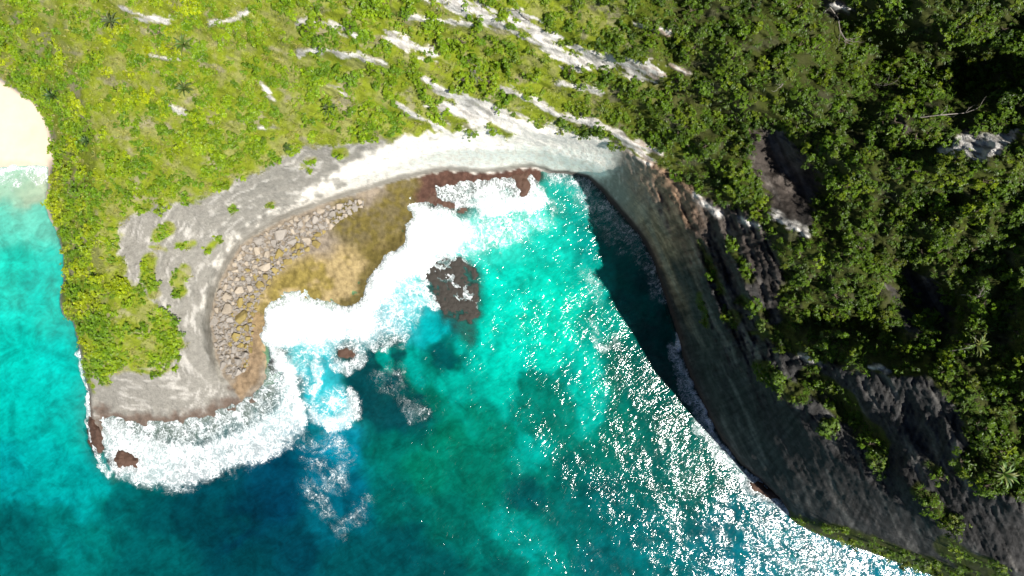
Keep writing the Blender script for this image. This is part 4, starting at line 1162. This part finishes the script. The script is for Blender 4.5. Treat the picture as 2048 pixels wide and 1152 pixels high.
# ------------------------------------------------------------------ screw palms
def frond_mesh(seed):
    r = random.Random(seed)
    vs, fs = [], []
    n = 6
    for i in range(n + 1):
        t = i / n
        z = 0.75 * math.sin(t * 2.2) - 0.25 * t
        w = 0.11 * math.sin(math.pi * min(1, 0.15 + 0.85 * t)) + 0.012
        vs += [(t * 1.5, -w, z + 0.05), (t * 1.5, 0, z), (t * 1.5, w, z + 0.05)]
    for i in range(n):
        b_ = i * 3
        fs += [(b_, b_ + 3, b_ + 4, b_ + 1), (b_ + 1, b_ + 4, b_ + 5, b_ + 2)]
    me = mesh_np("frond", np.array(vs), np.array(fs))
    attr_f(me, "leaf_tone", np.array([r.uniform(0.2, 0.8)] * len(vs)))
    me.materials.append(MAT_LEAF_OBJ)
    return me


FROND = [frond_mesh(k) for k in range(3)]
PTRUNK = tubes([((0, 0, -0.5), (0.1, 0.05, 0.6), 0.14, 0.11), ((0.1, 0.05, 0.6), (0.08, 0.08, 1.3), 0.11, 0.09)], "trunk", 7)
PTRUNK.materials.append(MAT_BARK)
for (a, b, k, tint, lab) in [
    (112, 196, 1.7, (.06, .11, .03), "dark green screw palm in the scrub just above the beach"),
    (226, 48, 1.6, (.10, .13, .05), "spiky screw palm with brown centre near the top left ribs"),
    (372, 95, 1.7, (.10, .16, .03), "spiky screw palm with drooping fronds on the dry upper slope"),
    (372, 182, 1.5, (.09, .14, .03), "spiky screw palm amid dry grass mid headland"),
    (178, 285, 1.3, (.07, .12, .03), "small screw palm on the ridge over the beach corner"),
    (1995, 945, 1.6, (.14, .20, .06), "bright long-fronded palm at the right edge over the dark cliff"),
    (660, 222, 1.4, (.07, .12, .03), "dark screw palm amid the green patch left of the white slope"),
    (1945, 690, 1.5, (.10, .15, .03), "screw palm on the right slope near the bleached branches"),
]:
    hh = float(land_h(np.array([a], float), np.array([b], float))[0])
    x, y = unproject(a, b, hh + 1.2)
    root = link("screw_palm", None, label=lab, cat="palm", group="screw palms on the slopes")
    root.location = (x, y, hh)
    root.scale = (k, k, k)
    link("trunk", PTRUNK, parent=root)
    for i in range(20):
        f = link("frond", FROND[i % 3], parent=root)
        f.location = (0.08, 0.08, 1.3)
        f.rotation_euler = (random.uniform(-0.15, 0.15), random.uniform(-0.7, 0.25), i * 2.4 + random.uniform(-0.2, 0.2))
        s_ = random.uniform(0.8, 1.1)
        f.scale = (s_, s_, s_)
        f["tint"] = [t * random.uniform(0.8, 1.2) for t in tint]

# ------------------------------------------------------------------ dead branches
def dead_tree(path, h0, lab, rad=0.13, seed=0, twigs=7, name="dead_tree", cat="dead tree"):
    """a bleached trunk along a plan path, with forking boughs as parts"""
    r = random.Random(seed)
    pts = []
    for i, (a, b) in enumerate(path):
        hh = float(land_h(np.array([a], float), np.array([b], float))[0]) + h0 * (0.25 + i / len(path))
        x, y = unproject(a, b, hh)
        pts.append(np.array([x, y, hh]))
    root = link(name, None, label=lab, cat=cat, group="bleached dead trees")
    o = pts[0].copy()
    root.location = o
    pts = [p_ - o for p_ in pts]
    n = len(pts) - 1
    segs = [((pts[0] + np.array([0, 0, -h0])), pts[0], rad * 1.3, rad)]
    segs += [(pts[i], pts[i + 1], rad * (1 - 0.6 * i / n), rad * (1 - 0.6 * (i + 1) / n)) for i in range(n)]
    me = tubes(segs, "trunk")
    link("trunk", me, MAT_WOOD, root)
    for k in range(twigs):
        i = r.randint(max(0, n - 3), n)
        p_ = pts[i]
        d0 = pts[min(i + 1, n)] - pts[max(i - 1, 0)]
        d0 = d0 / (np.linalg.norm(d0) + 1e-9)
        sg = []
        rr = rad * 0.42
        for _ in range(3):
            d0 = d0 + np.array([r.uniform(-0.7, 0.7), r.uniform(-0.7, 0.7), r.uniform(-0.1, 0.25)])
            d0 = d0 / np.linalg.norm(d0)
            q = p_ + d0 * r.uniform(0.5, 1.0)
            sg.append((p_, q, rr, rr * 0.7))
            if r.random() < 0.6:
                d1 = d0 + np.array([r.uniform(-1, 1), r.uniform(-1, 1), 0.1])
                sg.append((q, q + d1 / np.linalg.norm(d1) * r.uniform(0.4, 0.8), rr * 0.6, rr * 0.3))
            p_, rr = q, rr * 0.7
        link("bough", tubes(sg, "bough"), MAT_WOOD, root)


dead_tree([(1660, 14), (1676, 36), (1680, 60), (1690, 78), (1706, 84)], 2.6, "long bleached dead tree curving over the black thicket at the top", 0.11, 1, 9)
dead_tree([(1566, 168), (1562, 174), (1556, 176)], 2.6, "small bleached twigs on the dark slope left of the black thicket", 0.08, 2, 5)
dead_tree([(1748, 168), (1766, 172), (1786, 166)], 2.6, "spiky pale dead twigs in the middle of the black thicket", 0.08, 3, 7)
dead_tree([(1938, 590), (1944, 598), (1958, 594), (1968, 570)], 2.8, "crooked white dead bough on the right-hand slope", 0.09, 4, 6)
dead_tree([(1880, 705), (1900, 702), (1925, 698), (1946, 692)], 2.4, "low dead bough above the brink of the dark cliff", 0.10, 5, 5)
dead_tree([(960, 132), (950, 140), (952, 150)], 1.6, "grey bare dead shrub on the slope above the white cliff", 0.12, 6, 10)
dead_tree([(1058, 40), (1048, 34), (1040, 22)], 1.2, "dead stump with bare boughs beside the main limestone rib", 0.14, 7, 6)
dead_tree([(1840, 235), (1880, 230), (1930, 226), (1952, 218)], 2.0, "bleached log lying over the cream outcrop", 0.12, 8, 4)
